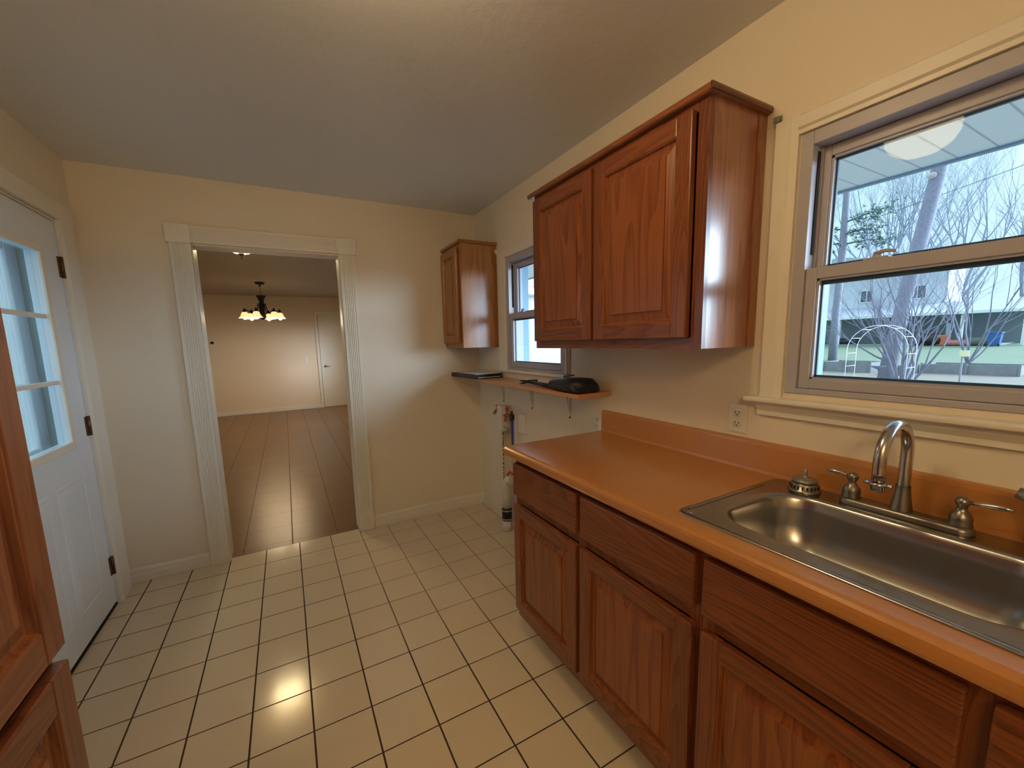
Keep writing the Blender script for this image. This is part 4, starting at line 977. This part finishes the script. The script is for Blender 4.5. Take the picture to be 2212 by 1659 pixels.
# neighbour house
HX = 50.0
hg = gz(HX)
def at_dir(sy, x): return -2.936+sy*(x-.438)
H = thing('neighbour_house', (HX+4, 16, hg), 'white two storey house with long low porch across the yard', 'building')
def yy(s_): return at_dir(s_, HX)
MB().box(HX+4, HX+8, yy(.28), yy(.62), hg, 7.6).build('upper_storey_wall', M['hsid'], H)
ym = (yy(.28)+yy(.62))/2
MB().prism([(yy(.27), 7.5), (yy(.27), 7.7), (ym, 9.4), (yy(.63), 7.7), (yy(.63), 7.5)], 0, HX+3.4, HX+8.5).build('gable_roof', M['hroof'], H)
mb = MB(); mb.prism([(HX-1.2, 2.75), (HX-1.2, 2.92), (HX+4.2, 4.0), (HX+4.2, 2.75)], 1, yy(.165), yy(.475)); mb.build('porch_roof', M['hroof'], H)
MB().box(HX-1.25, HX-1.15, yy(.163), yy(.477), 2.70, 2.92).build('porch_fascia', M['white_out'], H)
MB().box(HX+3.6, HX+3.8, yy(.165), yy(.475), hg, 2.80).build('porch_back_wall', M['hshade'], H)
MB().box(HX-1.2, HX+3.8, yy(.19), yy(.475), hg-.1, hg+.12).build('porch_slab', M['concrete'], H)
for s_ in (.4, .470, .318, .233, .168):
    MB().box(HX-.9, HX-.7, yy(s_)-.09, yy(s_)+.09, hg, 2.75).build('porch_post', M['white_out'], H)
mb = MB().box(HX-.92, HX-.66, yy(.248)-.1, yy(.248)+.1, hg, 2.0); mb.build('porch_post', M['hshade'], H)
def hwin(s0, s1, z0, z1, x=HX+3.98):
    a, b = at_dir(s0, x), at_dir(s1, x)
    w_ = MB().box(x-.04, x+.02, min(a, b), max(a, b), z0, z1).build('window', M['white_out'], H)
    mb = MB(); n_ = 2; wd = abs(b-a)
    for i in range(n_):
        y_ = min(a, b)+wd*(.08+i*.46); mb.box(x-.06, x-.03, y_, y_+wd*.38, z0+.1, z1-.1)
    mb.build('pane', M['dark_glass'], w_)
hwin(.357, .378, 4.45, 5.75); hwin(.284, .308, 4.45, 5.75)
# porch clutter, each a thing
def yb(name, sy, x, w, h, mat, label, cat, dz=0, sh_='box'):
    y = at_dir(sy, x); g_ = gz(x)+dz
    mb = MB()
    if sh_ == 'box': mb.box(x-w/2, x+w/2, y-w/2, y+w/2, g_, g_+h, bev=w*.12)
    elif sh_ == 'blob':
        for i in range(5): mb.lathe([(0, 0), (w*.3, h*.1), (w*.34, h*.45), (w*.2, h*.8), (0, h*.85)], (x, y+(i-2)*w*.22, g_), n=9)
    return tag(mb.build(name, mat), label, cat)
bn = thing('wheeled_bin', (48, at_dir(.199, 48), gz(48)), 'blue wheeled bin standing beside the white porch post across the yard', 'bin')
xb, ybn, zb = 48, at_dir(.199, 48), gz(48)
mb = MB(); mb.poly([(xb+a*.24, ybn+b*.27, zb+.06) for a, b in ((-1, -1), (1, -1), (1, 1), (-1, 1))]+[(xb+a*.32, ybn+b*.36, zb+.98) for a, b in ((-1, -1), (1, -1), (1, 1), (-1, 1))], [[0, 1, 5, 4], [1, 2, 6, 5], [2, 3, 7, 6], [3, 0, 4, 7], [3, 2, 1, 0], [4, 5, 6, 7]])
mb.build('bin_body', M['bin'], bn)
MB().box(xb-.36, xb+.36, ybn-.40, ybn+.44, zb+.98, zb+1.06, bev=.03).build('lid', M['bin'], bn)
for d in (-.28, .28): MB().tube([(xb-.32, ybn+d-.05, zb+.1), (xb-.32, ybn+d+.05, zb+.1)], .10, n=12).build('wheel', M['black_plastic'], bn)
M['orange'] = simple('orange_plastic', (.55, .16, .08), .6); M['cush'] = simple('faded_red_cloth', (.45, .18, .18), .9); M['shrub'] = simple('dark_shrub_leaf', (.13, .16, .13), .9, var=.3)
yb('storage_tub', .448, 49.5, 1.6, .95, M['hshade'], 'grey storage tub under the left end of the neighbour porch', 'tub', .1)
yb('patio_chair', .3905, 49.5, 1.2, .7, M['black_plastic'], 'dark patio chair on the neighbour porch behind the arch', 'chair', .1, 'blob')
yb('fire_pit', .274, 48.9, 1.3, 1.2, M['black_plastic'], 'dark domed grill on the neighbour porch', 'grill', 0, 'blob')
yb('plastic_crate', .2565, 48.9, .7, .9, M['orange'], 'orange crate on the neighbour porch left of the red cushions', 'crate')
yb('cushion_pile', .2375, 48.8, 1.1, .55, M['cush'], 'pile of faded red cushions on the neighbour porch', 'cushions', 0, 'blob')
yb('porch_shrub', .213, 48.9, 1.3, .75, M['shrub'], 'low dark shrub in front of the neighbour porch', 'shrub', 0, 'blob')
tag(box('hedge', (62, 63, at_dir(-.2, 62), at_dir(.25, 62), gz(62), gz(62)+2.0), M['shrub']), 'long dark hedge fence at the back of the yards', 'hedge')

# birdbath
bbx = 20.0; bby = at_dir(.3345, bbx)
b = thing('bird_bath', (bbx, bby, GZ), 'grey concrete bird bath between the garden arch and the bare tree', 'bird bath')
MB().lathe([(.22, 0), (.22, .05), (.12, .09), (.08, .2), (.075, .5), (.11, .60), (0, .60)], (bbx, bby, GZ), n=20).build('pedestal', M['concrete'], b)
MB().lathe([(.08, .60), (.20, .66), (.31, .72), (.34, .77), (.32, .78), (.25, .73), (0, .70)], (bbx, bby, GZ), n=24).build('basin', M['concrete'], b)
# raised beds
def bed(s0, s1, x, h, label):
    y0_, y1_ = at_dir(s0, x), at_dir(s1, x)
    t_ = thing('raised_bed', (x, (y0_+y1_)/2, gz(x)), label, 'planter', 'plank raised garden beds')
    MB().box(x, x+.05, min(y0_, y1_), max(y0_, y1_), gz(x), gz(x)+h).build('front_plank', M['plank'], t_)
    MB().box(x+1.5, x+1.55, min(y0_, y1_), max(y0_, y1_), gz(x), gz(x)+h).build('back_plank', M['plank'], t_)
    for y_ in (min(y0_, y1_), max(y0_, y1_)-.05): MB().box(x+.05, x+1.5, y_, y_+.05, gz(x), gz(x)+h).build('end_plank', M['plank'], t_)
    for y_ in (min(y0_, y1_)-.06, (y0_+y1_)/2, max(y0_, y1_)): MB().box(x-.07, x, y_, y_+.07, gz(x), gz(x)+h+.05).build('stake', M['plank'], t_)
bed(.352, .428, 25.5, .50, 'weathered plank raised bed behind the white garden arch')
bed(.300, .322, 25.0, .45, 'short weathered plank raised bed behind the bare tree')
bed(.17, .278, 26.5, .42, 'long weathered plank raised bed behind the tag post')
# garden arch
ax_ = 14.0; ya, yb_ = at_dir(.391, ax_), at_dir(.300, ax_)
A = thing('garden_arch', (ax_, (ya+yb_)/2, GZ), 'thin white metal garden arch standing in the yard', 'arch')
rad = abs(ya-yb_)/2; ycn = (ya+yb_)/2
for dx in (0, .55):
    pts = [(ax_+dx, ya, GZ), (ax_+dx, ya, .95)]+[(ax_+dx, ycn+rad*math.cos(a), .95+rad*1.02*math.sin(a)) for a in [PI*i/16 for i in range(1, 16)]]+[(ax_+dx, yb_, .95), (ax_+dx, yb_, GZ)]
    MB().tube(pts, .008, n=6).build('hoop', M['white_out'], A)
mb = MB()
for z in (-.2, .15, .5, .85):
    for y_ in (ya, yb_): mb.tube([(ax_, y_, z), (ax_+.55, y_, z)], .007, n=5)
for a in (.5, 1.0, 1.57, 2.1, 2.6): mb.tube([(ax_, ycn+rad*math.cos(a), .95+rad*1.02*math.sin(a)), (ax_+.55, ycn+rad*math.cos(a), .95+rad*1.02*math.sin(a))], .007, n=5)
mb.build('cross_bars', M['white_out'], A)
# tag post
gx_ = 13.5; gy_ = at_dir(.2315, gx_)
g_ = thing('tag_post', (gx_, gy_, GZ), 'thin grey post with pale yellow tag standing in the yard', 'post')
MB().tube([(gx_, gy_, GZ), (gx_, gy_, .86)], .017, n=8).build('post', M['plank'], g_)
MB().box(gx_-.03, gx_-.018, gy_-.10, gy_+.045, .83, .965, bev=.003).build('tag', M['sign'], g_)

# trees
def limb(mb, p, d, L, r, depth, rnd, spread, n=5, droop=0, upb=.12):
    pts = [Vector(p)]; rs = [r]; d = Vector(d).normalized(); k = 4
    for i in range(k):
        d = (d+Vector((rnd.uniform(-1, 1), rnd.uniform(-1, 1), rnd.uniform(-1, 1)))*.16+Vector((0, 0, upb-droop))).normalized()
        pts.append(pts[-1]+d*L/k); rs.append(r*(1-.55*(i+1)/k))
    mb.tube(pts, rs, n=n if depth > 2 else (4 if depth > 0 else 3), cap=False)
    if depth == 0: return
    for j in range(rnd.choice((3, 4)) if depth > 1 else 3):
        i = rnd.choice((2, 3, 4)) if j else 4
        nd_ = (d+Vector((rnd.gauss(0, 1), rnd.gauss(0, 1), rnd.gauss(0, .7)))*spread).normalized()
        limb(mb, pts[i], nd_, L*rnd.uniform(.58, .82), rs[i]*.72, depth-1, rnd, spread, n, droop, upb)
def bare_tree(x, sy, label, seed, stems, L, r, depth, spread, mat, trunk=0, group=None):
    rnd = random.Random(seed); y = at_dir(sy, x); z = gz(x)
    mb = MB(); z1 = z
    if trunk:
        mb.tube([(x, y, z-.1), (x, y, z+trunk*.5), (x+.05, y, z+trunk)], [r*1.5, r*1.25, r*1.15], n=8); z1 = z+trunk*.93
    for i in range(stems):
        a = 2*PI*i/stems+rnd.uniform(-.3, .3); t_ = rnd.uniform(.15, .62)
        limb(mb, (x, y, z1), (math.cos(a)*t_, math.sin(a)*t_, 1), L*rnd.uniform(.8, 1.1), r*rnd.uniform(.6, .95), depth, rnd, spread)
    return tag(mb.build('bare_tree', mat, org=(x, y, z)), label, 'tree', group)
bare_tree(17.8, .304, 'nearest bare tree with many stems, right of the garden arch', 11, 8, 2.1, .075, 5, .42, M['twig'])
bare_tree(28, .225, 'slender bare spreading tree right of the thick trunk, in front of the porch', 5, 7, 3.4, .05, 5, .5, M['twig'], .3)
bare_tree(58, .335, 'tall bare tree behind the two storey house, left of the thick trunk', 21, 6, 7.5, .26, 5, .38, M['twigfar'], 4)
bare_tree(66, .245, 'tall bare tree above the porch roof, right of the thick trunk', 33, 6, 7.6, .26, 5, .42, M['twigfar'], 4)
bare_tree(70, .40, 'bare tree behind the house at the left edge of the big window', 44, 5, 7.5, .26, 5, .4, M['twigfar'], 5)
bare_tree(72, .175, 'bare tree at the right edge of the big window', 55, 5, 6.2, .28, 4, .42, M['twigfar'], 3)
def pine(x, sy, r, label, knot=False, lean=0):
    y = at_dir(sy, x); z = gz(x); rnd = random.Random(int(x*7))
    o = thing('pine_tree', (x, y, z), label, 'tree')
    mb = MB(); mb.tube([(x, y+lean*3.6, z-.1), (x, y+lean*.6+.02, z+3), (x+.05, y-lean*3.5-.02, z+7), (x, y-lean*8.5, z+12), (x, y-lean*13, z+17)], [r*1.25, r*1.02, r, r*.85, r*.6], n=20)
    mb.build('trunk', M['bark'], o)
    if knot: MB().lathe([(0, -.03), (.05, -.03), (.06, -.01), (.10, -.015), (.11, 0), (.11, .03)], (x-r*.95, y+.05-lean*3.6, z+7.1), axis=0, n=14).build('cut_branch_stub', simple('pale_cut_wood', (.52, .45, .45), .9), o)
    return o, rnd
o, rnd = pine(20.0, .309, .205, 'thick leaning pine trunk rising past the eave in the middle of the big window', True, .108)
o, rnd = pine(32.0, .4145, .20, 'thinner pine with green boughs at the left of the big window')
def boughs(o, x, y, z, dirs, seed, L=2.6):
    rnd = random.Random(seed)
    for dy, dz, zz in dirs:
        mb = MB(); p = Vector((x, y, z+zz)); q = p+Vector((rnd.uniform(-.4, .4), dy*L, dz*L))
        mb.tube([p, (p+q)/2+Vector((0, 0, .1)), q], [.05, .03, .012], n=6)
        for i in range(90):
            t_ = rnd.uniform(.25, 1.02); c_ = p.lerp(q, t_)+Vector((rnd.gauss(0, .3), rnd.gauss(0, .22), rnd.gauss(0, .22)))
            for k in range(6):
                d_ = Vector((rnd.uniform(-1, 1), rnd.uniform(-1, 1), rnd.uniform(-.4, 1))).normalized()*.20
                w_ = d_.orthogonal().normalized()*.03
                mb.poly([c_-w_, c_+w_, c_+d_], [[0, 1, 2]])
        mb.build('bough', M['needle'], o, normals=False)
ypn = at_dir(.4145, 32)
boughs(o, 32.0, ypn, gz(32), [(-1, .12, 8.6), (-.9, -.05, 7.3), (-.7, .0, 7.9), (.8, .1, 8.2), (.7, -.02, 7.4)], 3)
# evergreen masses low behind
def evergreen(x, sy, h, w, label, seed):
    rnd = random.Random(seed); y = at_dir(sy, x); z = gz(x); mb = MB()
    mb.tube([(x, y, z), (x, y, z+h)], [.2, .05], n=6)
    for i in range(700):
        t_ = rnd.random()**.8; rr_ = w*(1-t_*.75)*rnd.random()**.5; a = rnd.uniform(0, 2*PI)
        c_ = Vector((x+rr_*math.cos(a), y+rr_*math.sin(a), z+h*(.12+.88*t_)))
        for k in range(4):
            d_ = Vector((rnd.uniform(-1, 1), rnd.uniform(-1, 1), rnd.uniform(-.5, .8))).normalized()*.5; w_ = d_.orthogonal().normalized()*.05
            mb.poly([c_-w_, c_+w_, c_+d_], [[0, 1, 2]])
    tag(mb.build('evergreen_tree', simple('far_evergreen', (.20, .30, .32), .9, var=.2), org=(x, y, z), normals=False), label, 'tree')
evergreen(75, .345, 10.5, 4.2, 'dark evergreen behind the house, between the two pine trunks', 1)
evergreen(80, .135, 12, 4.5, 'dark evergreen at the far right edge of the big window', 2)
# utility wires
for s0, z0_, z1_, lb in ((0, 15.5, 9.5, 'upper utility wire crossing the sky in the big window'), (1, 8.2, 6.9, 'lower utility wire crossing behind the trees')):
    mb = MB(); pts = []
    for i in range(13):
        t_ = i/12; y_ = -8+34*t_; pts.append((46, y_, z1_+(z0_-z1_)*(1-t_)-1.2*math.sin(PI*t_)*.5))
    mb.tube(pts, .022, n=4); tag(mb.build('utility_wire', M['wire']), lb, 'wire', 'utility wires')
